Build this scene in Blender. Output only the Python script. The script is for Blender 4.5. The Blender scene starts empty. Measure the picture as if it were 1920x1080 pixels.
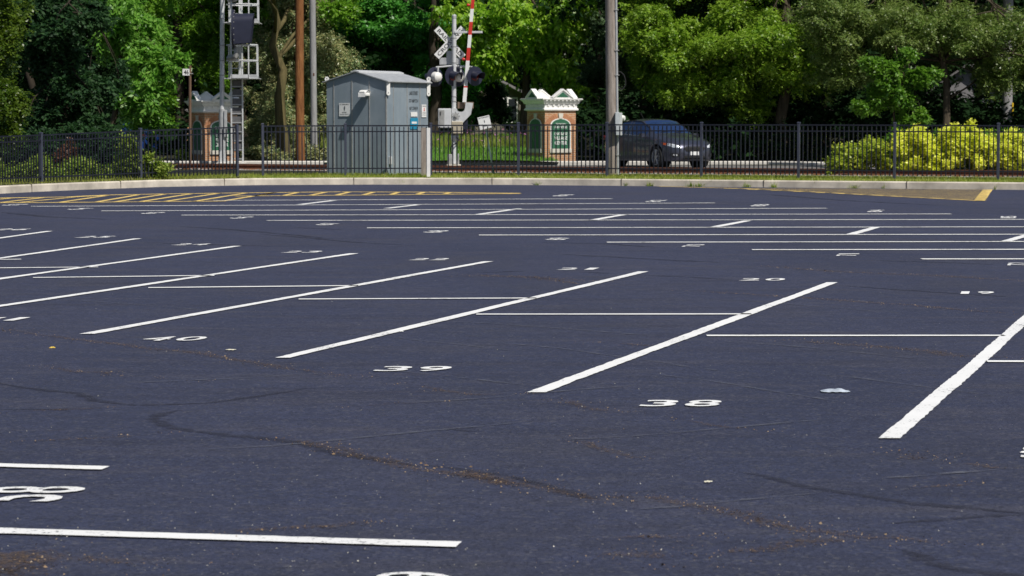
import bpy, math, random
import numpy as np
from mathutils import Vector, Matrix
from mathutils.bvhtree import BVHTree
random.seed(7); RNG = np.random.default_rng(7)
R = math.radians
sc = bpy.context.scene
COL = sc.collection
# ------------------------------------------------------------------ camera
F, H, HY = 4533.0, 1.70, 232.0            # focal length in pixels of a 1920 wide picture, eye height, horizon row
PITCH = math.atan((540 - HY) / F)
cam = bpy.data.cameras.new('camera'); cam.sensor_width = 36; cam.lens = 36 * F / 1920
cam.clip_start = .1; cam.clip_end = 3000
cam.dof.use_dof = True; cam.dof.focus_distance = 23.0; cam.dof.aperture_fstop = 8.5
camo = bpy.data.objects.new('camera', cam); COL.objects.link(camo)
camo.location = (0, 0, H); camo.rotation_euler = (R(90) - PITCH, 0, 0)
sc.camera = camo
_cp, _sp = math.cos(PITCH), math.sin(PITCH)
def ray(x, y):
    a, b = (x - 960) / F, -(y - 540) / F
    return Vector((a, _cp + b * _sp, -_sp + b * _cp))
def gp(x, y, z=0.0):                       # where the ray of a picture point meets the level z
    d = ray(x, y); t = (z - H) / d.z
    return Vector((d.x * t, d.y * t, z))
def at(x, y, k):                           # the point at the distance where a metre spans k pixels
    d = ray(x, y); t = (F / k) / d.y
    return Vector((d.x * t, d.y * t, H + d.z * t))
def noz(k, z): return HY + (H - z) * k
# ------------------------------------------------------------------ world
SUN = Vector((.50, -.585, 1.0)).normalized()
w = bpy.data.worlds.new('World'); sc.world = w; w.use_nodes = True
nt = w.node_tree; bg = nt.nodes['Background']
sky = nt.nodes.new('ShaderNodeTexSky'); sky.sky_type = 'NISHITA'; sky.sun_disc = False
sky.sun_elevation = math.asin(SUN.z); sky.sun_rotation = math.atan2(SUN.x, SUN.y)
nt.links.new(sky.outputs[0], bg.inputs[0]); bg.inputs[1].default_value = .06
sl = bpy.data.lights.new('sun', 'SUN'); sl.energy = 4.6; sl.angle = R(.5); sl.color = (1, .955, .88)
so = bpy.data.objects.new('sun', sl); COL.objects.link(so); so.rotation_euler = SUN.to_track_quat('Z', 'Y').to_euler()
so.location = (20, -20, 60)
sc.view_settings.view_transform = 'Standard'; sc.view_settings.look = 'None'
sc.view_settings.gamma = 1; sc.view_settings.exposure = 0.0
sc.cycles.max_bounces = 8; sc.cycles.transparent_max_bounces = 12
# ------------------------------------------------------------------ materials
class N:
    def __init__(s, name):
        s.m = bpy.data.materials.new(name); s.m.use_nodes = True; s.t = s.m.node_tree; s.b = s.t.nodes['Principled BSDF']
        s.out = s.t.nodes['Material Output']
    def n(s, typ, **kw):
        o = s.t.nodes.new('ShaderNode' + typ)
        for k, v in kw.items(): setattr(o, k, v)
        return o
    def l(s, a, b): s.t.links.new(a, b)
    def coord(s, scale=(1, 1, 1), rot=(0, 0, 0), out='Object'):
        c = s.n('TexCoord'); m = s.n('Mapping'); m.inputs['Scale'].default_value = scale; m.inputs['Rotation'].default_value = rot
        s.l(c.outputs[out], m.inputs['Vector']); return m.outputs[0]
    def noise(s, vec, scale, detail=4, rough=.6):
        o = s.n('TexNoise'); o.inputs['Scale'].default_value = scale; o.inputs['Detail'].default_value = detail; o.inputs['Roughness'].default_value = rough
        if vec is not None: s.l(vec, o.inputs['Vector'])
        return o.outputs['Fac']
    def ramp(s, fac, stops):
        o = s.n('ValToRGB'); e = o.color_ramp.elements
        while len(e) < len(stops): e.new(.5)
        for i, (p, c) in enumerate(stops):
            e[i].position = p; e[i].color = (*c, 1) if hasattr(c, '__len__') else (c, c, c, 1)
        s.l(fac, o.inputs[0]); return o.outputs[0]
    def mix(s, fac, a, b, mode='MIX'):
        o = s.n('Mix', data_type='RGBA', blend_type=mode)
        for sock, v in ((o.inputs[0], fac), (o.inputs[6], a), (o.inputs[7], b)):
            if hasattr(v, 'is_linked'): s.l(v, sock)
            else: sock.default_value = v if isinstance(v, (int, float)) else (*v, 1)
        return o.outputs[2]
    def math(s, op, a, b):
        o = s.n('Math', operation=op)
        for sock, v in ((o.inputs[0], a), (o.inputs[1], b)):
            if hasattr(v, 'is_linked'): s.l(v, sock)
            else: sock.default_value = v
        return o.outputs[0]
    def bump(s, h, st=.3, d=.01):
        o = s.n('Bump'); o.inputs['Strength'].default_value = st; o.inputs['Distance'].default_value = d
        s.l(h, o.inputs['Height']); s.l(o.outputs[0], s.b.inputs['Normal'])
    def set(s, col=None, rough=None, metal=None, spec=None):
        if col is not None:
            if hasattr(col, 'is_linked'): s.l(col, s.b.inputs['Base Color'])
            else: s.b.inputs['Base Color'].default_value = (*col, 1)
        if rough is not None: s.b.inputs['Roughness'].default_value = rough
        if metal is not None: s.b.inputs['Metallic'].default_value = metal
        if spec is not None: s.b.inputs['Specular IOR Level'].default_value = spec
        return s
def simple(name, c, rough=.5, metal=0, var=.15, scale=6, stretch=(1, 1, 1), bump=0.0, spec=.5):
    a = N(name); v = a.coord(stretch)
    f = a.noise(v, scale, 6)
    lo = tuple(x * (1 - var) for x in c); hi = tuple(min(1, x * (1 + var)) for x in c)
    a.set(a.ramp(f, [(.3, lo), (.7, hi)]), rough, metal, spec)
    if bump: a.bump(a.noise(v, scale * 4, 5), bump, .01)
    return a.m
def asphalt_mat():
    a = N('sealed_asphalt'); v = a.coord()
    big = a.noise(a.coord((.35, .12, 1), (0, 0, R(-14))), 1.0, 5, .6)
    streak = a.noise(a.coord((.5, 2.0, 1), (0, 0, R(35))), 1.1, 7, .7)
    streak2 = a.noise(a.coord((.3, 1.6, 1), (0, 0, R(-38))), 1.0, 7, .7)
    fine = a.noise(v, 60, 3, .7)
    base = a.ramp(big, [(.3, (.044, .053, .098)), (.7, (.064, .073, .130))])
    base = a.mix(a.ramp(streak, [(.50, 0.0), (.68, .75)]), base, (.085, .085, .115))
    base = a.mix(a.ramp(streak2, [(.52, 0.0), (.7, .6)]), base, (.036, .038, .060))
    patch = a.noise(a.coord((.5, .35, 1), (0, 0, R(25))), .9, 7, .7)
    base = a.mix(a.ramp(patch, [(.5, 0.0), (.75, .5)]), base, (.080, .077, .086))
    base = a.mix(a.ramp(fine, [(.36, .8), (.52, 0.0)]), base, (.026, .027, .045))
    base = a.mix(a.ramp(fine, [(.58, 0.0), (.74, .7)]), base, (.11, .115, .15))
    ag = a.n('TexVoronoi'); ag.inputs['Scale'].default_value = 52; a.l(v, ag.inputs['Vector'])
    sx = a.n('SeparateXYZ'); a.l(ag.outputs['Color'], sx.inputs[0])
    base = a.mix(a.ramp(sx.outputs[0], [(.0, .55), (.35, 0.0)]), base, (.022, .024, .036))
    base = a.mix(a.ramp(sx.outputs[1], [(.82, 0.0), (1.0, .5)]), base, (.13, .13, .145))
    mid = a.noise(v, 7, 4, .65)
    base = a.mix(a.ramp(mid, [(.4, .35), (.6, 0.0)]), base, (.032, .036, .060))
    dirt = a.math('MULTIPLY', a.ramp(a.noise(a.coord((.30, 2.4, 1), (0, 0, R(-17))), 1.0, 9, .72), [(.58, 0.0), (.74, 1.0)]), a.ramp(a.noise(v, 26, 4, .75), [(.47, 0.0), (.62, 1.0)]))
    base = a.mix(a.math('MULTIPLY', dirt, .4), base, (.15, .105, .065))
    vor = a.n('TexVoronoi'); vor.inputs['Scale'].default_value = 9; a.l(v, vor.inputs['Vector'])
    speck = a.math('LESS_THAN', vor.outputs['Distance'], .045)
    keep = a.math('GREATER_THAN', a.noise(v, 2.2, 3), .56)
    base = a.mix(a.math('MULTIPLY', a.math('MULTIPLY', speck, keep), .8), base, (.33, .31, .26))
    a.set(base, .85, 0, .12)
    a.bump(a.noise(v, 70, 4, .8), .9, .009)
    return a.m
def paint_mat(name, c, wear, und=(.05, .053, .07)):
    a = N(name); v = a.coord()
    f = a.noise(v, 34, 6, .75); g = a.noise(v, 1.3, 3, .6)
    tot = a.math('ADD', a.math('MULTIPLY', f, .8), a.math('MULTIPLY', g, .35))
    k = a.ramp(tot, [(wear, 1.0), (wear + .05, 0.0)])
    a.set(a.mix(k, a.ramp(g, [(.3, tuple(x * .9 for x in c)), (.7, c)]), und), .7, 0, .3)
    a.bump(f, .3, .004); return a.m
def ribbon_mat(name, c1, c2, lo, hi, scale, stretch=(1, 1, 1), rough=.75):
    a = N(name); v = a.coord(stretch)
    col = a.ramp(a.noise(v, scale * 2.2, 5, .7), [(.35, c1), (.65, c2)])
    uv = a.n('TexCoord'); sx = a.n('SeparateXYZ'); a.l(uv.outputs['UV'], sx.inputs[0])
    edge = a.math('MULTIPLY', a.math('SUBTRACT', 1.0, sx.outputs['Y']), sx.outputs['Y'])     # 0 at the rims, .25 in the middle
    al = a.math('ADD', a.noise(v, scale, 7, .75), a.math('MULTIPLY', edge, 1.1))
    a.set(col, rough, 0, .3); a.l(a.ramp(al, [(lo, 0.0), (hi, 1.0)]), a.b.inputs['Alpha'])
    return a.m
def leaf_mat(name, cols, trans=.35, rough=.5, big=.6, spec=.5):
    a = N(name)
    g = a.n('NewGeometry')
    c = a.ramp(g.outputs['Random Per Island'], [(i / (len(cols) - 1), col) for i, col in enumerate(cols)])
    f = a.noise(a.coord(), big, 3)
    c = a.mix(a.ramp(f, [(.35, 0.0), (.7, .45)]), c, cols[-1])
    a.set(c, rough, 0, spec)
    tr = a.n('BsdfTranslucent'); tc = a.mix(.6, c, (.55, .8, .12), 'MULTIPLY'); 
    tc2 = a.n('Mix', data_type='RGBA', blend_type='ADD'); tc2.inputs[0].default_value = .7; a.l(c, tc2.inputs[6]); a.l(tc, tc2.inputs[7])
    a.l(tc2.outputs[2], tr.inputs[0])
    mx = a.n('MixShader'); mx.inputs[0].default_value = trans
    a.l(a.b.outputs[0], mx.inputs[1]); a.l(tr.outputs[0], mx.inputs[2]); a.l(mx.outputs[0], a.out.inputs[0])
    return a.m
def brick_mat():
    a = N('red_brick'); c = a.n('TexCoord'); s = a.n('SeparateXYZ'); a.l(c.outputs['Object'], s.inputs[0])
    cm = a.n('CombineXYZ'); a.l(a.math('ADD', s.outputs[0], s.outputs[1]), cm.inputs[0]); a.l(s.outputs[2], cm.inputs[1])
    b = a.n('TexBrick'); b.inputs['Scale'].default_value = 1; b.inputs['Brick Width'].default_value = .215; b.inputs['Row Height'].default_value = .076
    b.inputs['Mortar Size'].default_value = .009; b.inputs['Color1'].default_value = (.56, .285, .145, 1); b.inputs['Color2'].default_value = (.47, .225, .11, 1)
    b.inputs['Mortar'].default_value = (.56, .45, .33, 1); b.inputs['Bias'].default_value = 0
    a.l(cm.outputs[0], b.inputs['Vector'])
    f = a.noise(a.coord(), 9, 5)
    a.set(a.mix(.5, b.outputs[0], a.ramp(f, [(.3, .55), (.7, 1.0)]), 'MULTIPLY'), .85, 0, .25)
    a.bump(b.outputs['Fac'], -.4, .01); return a.m
def soil_mat(name, cols, scale, bump=.5, big=.4):
    a = N(name); v = a.coord()
    f = a.noise(v, scale, 8, .7); g = a.noise(v, big, 4)
    n = len(cols) - 1
    c = a.ramp(f, [(.25 + .5 * i / n, col) for i, col in enumerate(cols)])
    c = a.mix(a.ramp(g, [(.4, 0.0), (.7, .5)]), c, cols[0])
    a.set(c, .95, 0, .2); a.bump(f, bump, .03); return a.m
def bark_mat(name, c1, c2, sc_=9):
    a = N(name); v = a.coord((1, 1, .12)); f = a.noise(v, sc_, 7, .7)
    f2 = a.noise(a.coord((1, 1, .25)), 1.6, 4)
    c = a.ramp(f, [(.3, c1), (.68, c2)])
    a.set(a.mix(a.ramp(f2, [(.4, 0.0), (.7, .5)]), c, c1), .9, 0, .2); a.bump(f, .8, .02); return a.m
M = {}
M['asphalt'] = asphalt_mat()
M['white_line'] = paint_mat('white_road_paint', (.82, .82, .82), .44)
M['worn_line'] = paint_mat('worn_white_road_paint', (.80, .80, .79), .46)
M['yellow_line'] = paint_mat('yellow_road_paint', (.80, .58, .19), .47)
M['dirt'] = ribbon_mat('brown_grit', (.20, .125, .065), (.05, .04, .035), .76, .92, 62, (.8, 1, 1))
M['dirt_heavy'] = ribbon_mat('brown_grit_drift', (.18, .115, .065), (.05, .04, .036), .68, .92, 46, (.8, 1, 1))
M['crack'] = ribbon_mat('dark_crack_sealant', (.026, .027, .042), (.044, .046, .072), .60, .95, 11)
M['scuff'] = ribbon_mat('pale_scuff', (.125, .13, .16), (.095, .10, .125), .67, .95, 9, (.5, 1, 1))
M['concrete'] = simple('kerb_concrete', (.54, .485, .405), .9, 0, .34, 1.6, bump=.5)
M['concrete_far'] = simple('pale_concrete', (.60, .57, .52), .9, 0, .12, 2, bump=.3)
M['terrain'] = soil_mat('shade_dark_soil', [(.016, .016, .010), (.028, .03, .014), (.045, .038, .024)], 3)  # near-black soil: the wood's shade is put into its colour
M['verge'] = soil_mat('verge_turf', [(.10, .16, .02), (.17, .23, .03), (.28, .26, .09)], 9)
M['lawn'] = soil_mat('lawn_turf', [(.05, .14, .015), (.08, .20, .02), (.13, .24, .03)], 7, .3)
M['ballast'] = soil_mat('railway_ballast', [(.10, .09, .085), (.28, .26, .24), (.42, .39, .36)], 16, 1)
M['road'] = soil_mat('grey_road', [(.12, .115, .115), (.17, .16, .155), (.2, .19, .18)], 5, .2)
M['rust'] = simple('rusty_steel', (.14, .055, .03), .85, .2, .4, 8, bump=.3)
M['stone'] = simple('gravel_stone', (.33, .31, .29), .9, 0, .35, 1.5)
M['fence'] = simple('black_powder_coat', (.012, .014, .024), .42, 0, .15, 5)
M['fence_post'] = simple('black_powder_coat_post', (.048, .054, .082), .45, 0, .15, 5)
def shed_mat():
    a = N('dull_galvanised_sheet'); f = a.noise(a.coord((1.6, 1.6, .5)), 1.6, 5, .6); g = a.noise(a.coord(), 1.4, 4)
    c = a.ramp(f, [(.3, (.205, .25, .29)), (.7, (.25, .30, .345))])
    a.set(a.mix(a.ramp(g, [(.45, 0.0), (.75, .5)]), c, (.33, .37, .41)), .5, .0, .4); a.bump(f, .05, .01); return a.m
M['shed'] = shed_mat()
M['galv'] = simple('galvanised_steel', (.50, .51, .52), .45, .35, .18, 7)
M['galv_dull'] = simple('weathered_galvanised_steel', (.36, .36, .35), .6, .3, .25, 6)
M['silver'] = simple('aluminium_paint', (.64, .65, .66), .4, .2, .12, 5)
M['grating'] = simple('dark_step_plate', (.15, .15, .155), .6, .3, .2, 8)
M['black'] = simple('black_enamel', (.022, .024, .045), .38, 0, .15, 6)
M['rubber'] = simple('black_rubber', (.012, .012, .013), .85, 0, .2, 10)
M['white'] = simple('white_paint', (.78, .77, .74), .5, 0, .08, 6)
M['cream'] = simple('cream_trim_paint', (.80, .79, .76), .6, 0, .08, 5)
M['sign_white'] = simple('white_sign_sheet', (.80, .80, .79), .4, 0, .05, 5)
M['ink'] = simple('black_lettering', (.015, .015, .018), .5, 0, .1, 20)
M['red'] = simple('red_sign_sheet', (.58, .035, .025), .4, 0, .12, 8)
M['red_lens'] = simple('red_lens', (.17, .012, .012), .2, 0, .2, 20)
M['blue_sign'] = simple('blue_sign_sheet', (.02, .25, .42), .4, 0, .15, 9)
M['green_board'] = simple('green_sign_board', (.028, .125, .065), .5, 0, .12, 4)
M['green_metal'] = simple('green_channel_post', (.09, .15, .12), .6, .1, .2, 8)
M['brick'] = brick_mat()
M['brick_arch'] = simple('brick_arch', (.44, .20, .10), .85, 0, .25, 14, bump=.3)
M['limestone'] = simple('limestone', (.58, .55, .48), .85, 0, .1, 5)
M['wood_brown'] = bark_mat('creosoted_pole', (.10, .035, .014), (.34, .155, .06), 14)
M['wood_grey'] = bark_mat('weathered_pole', (.19, .155, .13), (.42, .37, .33), 14)
M['wood_pale'] = bark_mat('silvery_pole', (.22, .215, .22), (.40, .39, .40), 12)
M['bark'] = bark_mat('tree_bark', (.035, .028, .02), (.12, .095, .065))
M['bark_dark'] = bark_mat('dark_tree_bark', (.02, .017, .013), (.07, .055, .04))
M['bark_olive'] = bark_mat('mossy_tree_bark', (.05, .045, .02), (.17, .135, .06))
M['yellow_plastic'] = simple('yellow_plastic', (.75, .5, .02), .5, 0, .1, 5)
M['house_wall'] = simple('beige_siding', (.16, .14, .11), .8, 0, .1, 3, (1, 1, 8))
M['house_white'] = simple('white_siding', (.28, .27, .28), .8, 0, .06, 3, (1, 1, 8))
M['roof'] = simple('grey_shingles', (.20, .19, .19), .9, 0, .25, 9, bump=.5)
M['glass'] = simple('dark_window_glass', (.02, .025, .03), .06, 0, .1, 2)
M['plastic'] = simple('crumpled_clear_plastic', (.45, .50, .58), .25, 0, .25, 25)
M['leaf_litter'] = simple('yellow_fallen_leaf', (.55, .38, .05), .6, 0, .2, 30)
M['pale_litter'] = simple('pale_paper_scrap', (.6, .57, .45), .8, 0, .2, 30)
def car_paint(name, c):
    a = N(name); f = a.noise(a.coord(), 260, 2)
    a.set(a.ramp(f, [(.35, tuple(x * .85 for x in c)), (.65, c)]), .34, .65, .5)
    a.b.inputs['Coat Weight'].default_value = 1.0; a.b.inputs['Coat Roughness'].default_value = .04; return a.m
M['car_grey'] = car_paint('dark_grey_metallic_paint', (.085, .088, .125))
M['car_blue'] = car_paint('blue_metallic_paint', (.03, .10, .45))
a_ = N('car_glass').set((.02, .045, .13), .03, .25, 1.0); M['car_glass'] = a_.m  # blue base stands in for sky reflected in the glass
M['alloy'] = simple('grey_alloy', (.42, .43, .45), .35, .7, .1, 10)
M['chrome'] = simple('headlight_lens', (.75, .78, .82), .12, .3, .15, 20)
M['amber'] = simple('amber_lens', (.5, .09, .02), .25, 0, .1, 20)
def leafm(n, *c, t=.35, r=.4, sp=.5): M[n] = leaf_mat(n, c, t, r, .6, sp)
leafm('leaf_feathery', (.03, .075, .006), (.06, .12, .010), (.14, .20, .016))
leafm('leaf_bluegreen', (.007, .030, .010), (.013, .048, .016), (.05, .115, .035), r=.6, sp=.3)  # albedo lowered so the colour carries the shade of the left end
leafm('leaf_walnut', (.065, .20, .018), (.11, .29, .028), (.22, .40, .065), t=.4)
leafm('leaf_olive', (.07, .19, .010), (.115, .27, .014), (.20, .35, .03))
leafm('leaf_spruce', (.10, .19, .07), (.19, .28, .12), (.40, .34, .15), t=.15)
leafm('leaf_maple', (.035, .18, .02), (.06, .25, .032), (.115, .32, .05))
leafm('leaf_lime', (.115, .27, .008), (.185, .38, .012), (.34, .48, .055), t=.4, r=.38)
leafm('leaf_grey', (.06, .13, .05), (.085, .16, .07), (.15, .21, .10))
leafm('leaf_elm', (.10, .21, .010), (.165, .30, .016), (.28, .39, .045))
leafm('leaf_twiggy', (.085, .16, .025), (.13, .21, .04), (.24, .29, .085))
leafm('leaf_bright', (.06, .17, .010), (.095, .225, .018), (.17, .30, .035), t=.4)
leafm('leaf_shaded', (.008, .022, .008), (.012, .032, .011), (.02, .045, .014), t=.1, r=.9, sp=.05)  # deep shade of the wood painted into the leaf colour
leafm('leaf_gold', (.40, .48, .015), (.72, .72, .05), (.86, .83, .22), t=.35)
leafm('leaf_goldgreen', (.18, .28, .02), (.28, .38, .03), (.50, .52, .06), t=.35)
leafm('leaf_weed', (.10, .20, .02), (.20, .30, .035), (.36, .40, .09), t=.35)
leafm('leaf_rust', (.06, .028, .015), (.10, .04, .02), (.13, .06, .03), t=.2)
leafm('grass_blade', (.17, .25, .02), (.26, .33, .035), (.42, .40, .11), t=.35)
leafm('lawn_blade', (.08, .20, .018), (.11, .26, .025), (.2, .32, .05), t=.35)
leafm('meadow_blade', (.11, .22, .025), (.19, .29, .04), (.36, .36, .09), t=.35)
leafm('grit_brown', (.05, .035, .025), (.19, .11, .055), (.34, .25, .15), t=.0)
leafm('grit_pale', (.22, .2, .16), (.34, .33, .28), (.5, .48, .42), t=.0)
leafm('flower_pink', (.55, .14, .32), (.6, .2, .42), (.5, .2, .5), t=.3)
# ------------------------------------------------------------------ mesh building
class MB:
    def __init__(s, m=None): s.v, s.f, s.m = [], [], (m or Matrix.Identity(4))
    def add(s, vs, fs):
        o = len(s.v); s.v += [tuple(s.m @ Vector(v)) for v in vs]; s.f += [[o + i for i in f] for f in fs]; return s
    def box(s, x0, x1, y0, y1, z0, z1, bev=0.0):
        if bev <= 0:
            return s.add([(x, y, z) for z in (z0, z1) for x, y in ((x0, y0), (x1, y0), (x1, y1), (x0, y1))],
                         [(3, 2, 1, 0), (4, 5, 6, 7), (0, 1, 5, 4), (1, 2, 6, 5), (2, 3, 7, 6), (3, 0, 4, 7)])
        b = min(bev, (x1 - x0) / 2.01, (y1 - y0) / 2.01, (z1 - z0) / 2.01)
        ring = lambda i, z: [(x0 + i, y0 + b, z), (x0 + b, y0 + i, z), (x1 - b, y0 + i, z), (x1 - i, y0 + b, z), (x1 - i, y1 - b, z), (x1 - b, y1 - i, z), (x0 + b, y1 - i, z), (x0 + i, y1 - b, z)]
        return s.loft([ring(b, z0), ring(0, z0 + b), ring(0, z1 - b), ring(b, z1)])
    def loft(s, rings, cap=True, closed=True):
        n = len(rings[0]); vs = [p for r in rings for p in r]; fs = []
        for i in range(len(rings) - 1):
            for j in range(n if closed else n - 1):
                k = (j + 1) % n; fs.append((i * n + j, i * n + k, (i + 1) * n + k, (i + 1) * n + j))
        if cap: fs += [tuple(range(n - 1, -1, -1)), tuple((len(rings) - 1) * n + j for j in range(n))]
        return s.add(vs, fs)
    def tube(s, pts, rad, n=8, cap=True):
        pts = [Vector(p) for p in pts]; rad = rad if hasattr(rad, '__len__') else [rad] * len(pts)
        rings = []; ref = None
        for i, p in enumerate(pts):
            t = (pts[min(i + 1, len(pts) - 1)] - pts[max(i - 1, 0)]).normalized()
            if ref is None: ref = Vector((1, 0, 0)) if abs(t.x) < .8 else Vector((0, 1, 0))
            u = (ref - t * ref.dot(t)).normalized(); ref = u; q = t.cross(u)
            rings.append([tuple(p + (u * math.cos(2 * math.pi * j / n) + q * math.sin(2 * math.pi * j / n)) * rad[i]) for j in range(n)])
        return s.loft(rings, cap)
    def lathe(s, prof, axis0, axis1, n=16):      # prof: (along 0..1, radius)
        a, b = Vector(axis0), Vector(axis1); t = (b - a).normalized()
        u = t.orthogonal().normalized(); q = t.cross(u); rings = []
        for k, r in prof:
            c = a + (b - a) * k
            rings.append([tuple(c + (u * math.cos(2 * math.pi * j / n) + q * math.sin(2 * math.pi * j / n)) * max(r, 1e-4)) for j in range(n)])
        return s.loft(rings)
    def prism(s, poly, y0, y1):                   # outline in x, z, thickness along y
        n = len(poly); return s.loft([[(x, y0, z) for x, z in poly], [(x, y1, z) for x, z in poly]])
    def build(s, name, mat, parent=None, smooth=False):
        me = bpy.data.meshes.new(name); me.from_pydata(s.v, [], s.f); me.update()
        bm_fix(me)
        return link(name, me, mat, parent, smooth)
import bmesh
def bm_fix(me):
    bm = bmesh.new(); bm.from_mesh(me); bmesh.ops.recalc_face_normals(bm, faces=bm.faces); bm.to_mesh(me); bm.free()
def link(name, me, mat, parent=None, smooth=False):
    o = bpy.data.objects.new(name, me); COL.objects.link(o)
    if mat is not None: me.materials.append(M[mat] if isinstance(mat, str) else mat)
    if parent is not None: o.parent = parent
    if smooth:
        me.shade_smooth()
        if smooth != 'all': me.set_sharp_from_angle(angle=R(40))
    return o
def tag(o, label=None, cat=None, group=None, kind=None):
    for k, v in (('label', label), ('category', cat), ('group', group), ('kind', kind)):
        if v: o[k] = v
    return o
def empty(name, loc, label, cat, rz=0, group=None):
    o = bpy.data.objects.new(name, None); COL.objects.link(o); o.location = loc; o.rotation_euler = (0, 0, rz)
    o.empty_display_size = .3
    return tag(o, label, cat, group)
def copy_tree(o, parent=None):
    c = o.copy(); COL.objects.link(c); c.parent = parent
    for ch in [x for x in bpy.data.objects if x.parent == o]: copy_tree(ch, c)
    return c
def npmesh(name, verts, nper, mat, parent=None):
    n = len(verts) // nper; me = bpy.data.meshes.new(name)
    me.vertices.add(n * nper); me.vertices.foreach_set('co', np.ascontiguousarray(verts, np.float32).ravel())
    me.loops.add(n * nper); me.loops.foreach_set('vertex_index', np.arange(n * nper, dtype=np.int32))
    me.polygons.add(n); me.polygons.foreach_set('loop_start', np.arange(0, n * nper, nper, dtype=np.int32))
    me.update(calc_edges=True); me.validate()
    return link(name, me, mat, parent)
_txt = {}
def text_me(t, bold=.0, space=1.0):
    key = (t, bold, space)
    if key not in _txt:
        cu = bpy.data.curves.new('lettering', 'FONT'); cu.body = t; cu.size = 1; cu.align_x = 'CENTER'; cu.align_y = 'CENTER'
        cu.offset = bold; cu.space_character = space; cu.resolution_u = 3
        o = bpy.data.objects.new('lettering', cu); COL.objects.link(o); bpy.context.view_layer.update()
        me = bpy.data.meshes.new_from_object(o.evaluated_get(bpy.context.evaluated_depsgraph_get()))
        bpy.data.objects.remove(o); _txt[key] = me
    return _txt[key]
def text_verts(t, bold=.0, space=1.0):
    me = text_me(t, bold, space)
    vs = [Vector(v.co) for v in me.vertices]; fs = [list(p.vertices) for p in me.polygons]
    x0, x1 = min(v.x for v in vs), max(v.x for v in vs); y0, y1 = min(v.y for v in vs), max(v.y for v in vs)
    return [((v.x - (x0 + x1) / 2) / (x1 - x0), (v.y - (y0 + y1) / 2) / (y1 - y0)) for v in vs], fs   # unit box, centred
def text_on(mb, t, width, height, mtx, bold=.02):  # flat letters in the x,z plane of mtx facing -y
    vs, fs = text_verts(t, bold); mb.add([tuple(mtx @ Vector((x * width, 0, z * height))) for x, z in vs], fs)
# ------------------------------------------------------------------ foliage
def norm(a): return a / np.maximum(np.linalg.norm(a, axis=1, keepdims=True), 1e-9)
def foliage(blobs, n, per, L, slen, droop=.3, up=.6, inner=.5, wid=.3, rng=RNG, hang=0.0):
    B = np.array(blobs, float)                    # cx cy cz rx ry rz
    wgt = (B[:, 3] * B[:, 5] + B[:, 4] * B[:, 5] + B[:, 3] * B[:, 4]); wgt /= wgt.sum()
    i = rng.choice(len(B), n, p=wgt)
    d = norm(rng.normal(size=(n, 3)))
    u = inner + (1 - inner) * rng.random((n, 1)) ** .6
    p = B[i, :3] + d * B[i, 3:] * u * (1 + .12 * rng.normal(size=(n, 1)))
    out = norm(d / B[i, 3:])
    br = norm(out * .8 + rng.normal(size=(n, 3)) * .55 + np.array([0, 0, -droop]))
    side = norm(np.cross(br, np.array([0, 0, 1.0]) + rng.normal(size=(n, 3)) * .25))
    t = (np.arange(per) + .5) / per
    sg = np.where(np.arange(per) % 2 == 0, 1.0, -1.0)
    sl = slen * (.6 + .8 * rng.random((n, 1)))
    P = p[:, None, :] + br[:, None, :] * (t[None, :, None] - .4) * sl[:, None, :] + np.array([0, 0, -1.0]) * (t ** 2)[None, :, None] * sl[:, None, :] * droop * .6
    ld = br[:, None, :] * .55 + side[:, None, :] * sg[None, :, None] * .85 + rng.normal(size=(n, per, 3)) * .28 + np.array([0, 0, -droop * .5 - hang])
    nn = np.array([0, 0, up]) + out[:, None, :] * .6 + rng.normal(size=(n, per, 3)) * .42
    P = P.reshape(-1, 3); ld = norm(ld.reshape(-1, 3)); nn = nn.reshape(-1, 3)
    s = norm(np.cross(ld, nn)); nn = norm(np.cross(s, ld))
    l = (L * (.65 + .7 * rng.random((len(P), 1))))
    V = np.stack([P, P + ld * l * .42 + s * l * wid - nn * l * .06, P + ld * l, P + ld * l * .42 - s * l * wid - nn * l * .06], 1)
    return V.reshape(-1, 3)
def clumps(c, r, k, rng=RNG, rel=(.22, .42), shell=.7):
    c, r = np.array(c, float), np.array(r, float); out = []
    for _ in range(k):
        d = rng.normal(size=3); d /= np.linalg.norm(d)
        far_ = rng.random() < .22                  # stray sprigs that break the outline
        q = c + d * r * (rng.uniform(.95, 1.25) if far_ else shell * (.55 + .45 * rng.random()))
        s = r * rng.uniform(*rel) * np.array([1.1, 1.1, .8]) * (.55 if far_ else 1.0); out.append([*q, *s])
    return out
def limb_path(a, b, n=5, wob=.12):
    a, b = Vector(a), Vector(b); L = (b - a).length; pts = []
    for i in range(n + 1):
        t = i / n; j = math.sin(t * math.pi) * wob * L
        pts.append(a.lerp(b, t) + Vector((random.uniform(-j, j), random.uniform(-j, j), random.uniform(-j, j) * .4 + .06 * L * math.sin(t * math.pi))))
    return pts
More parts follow.
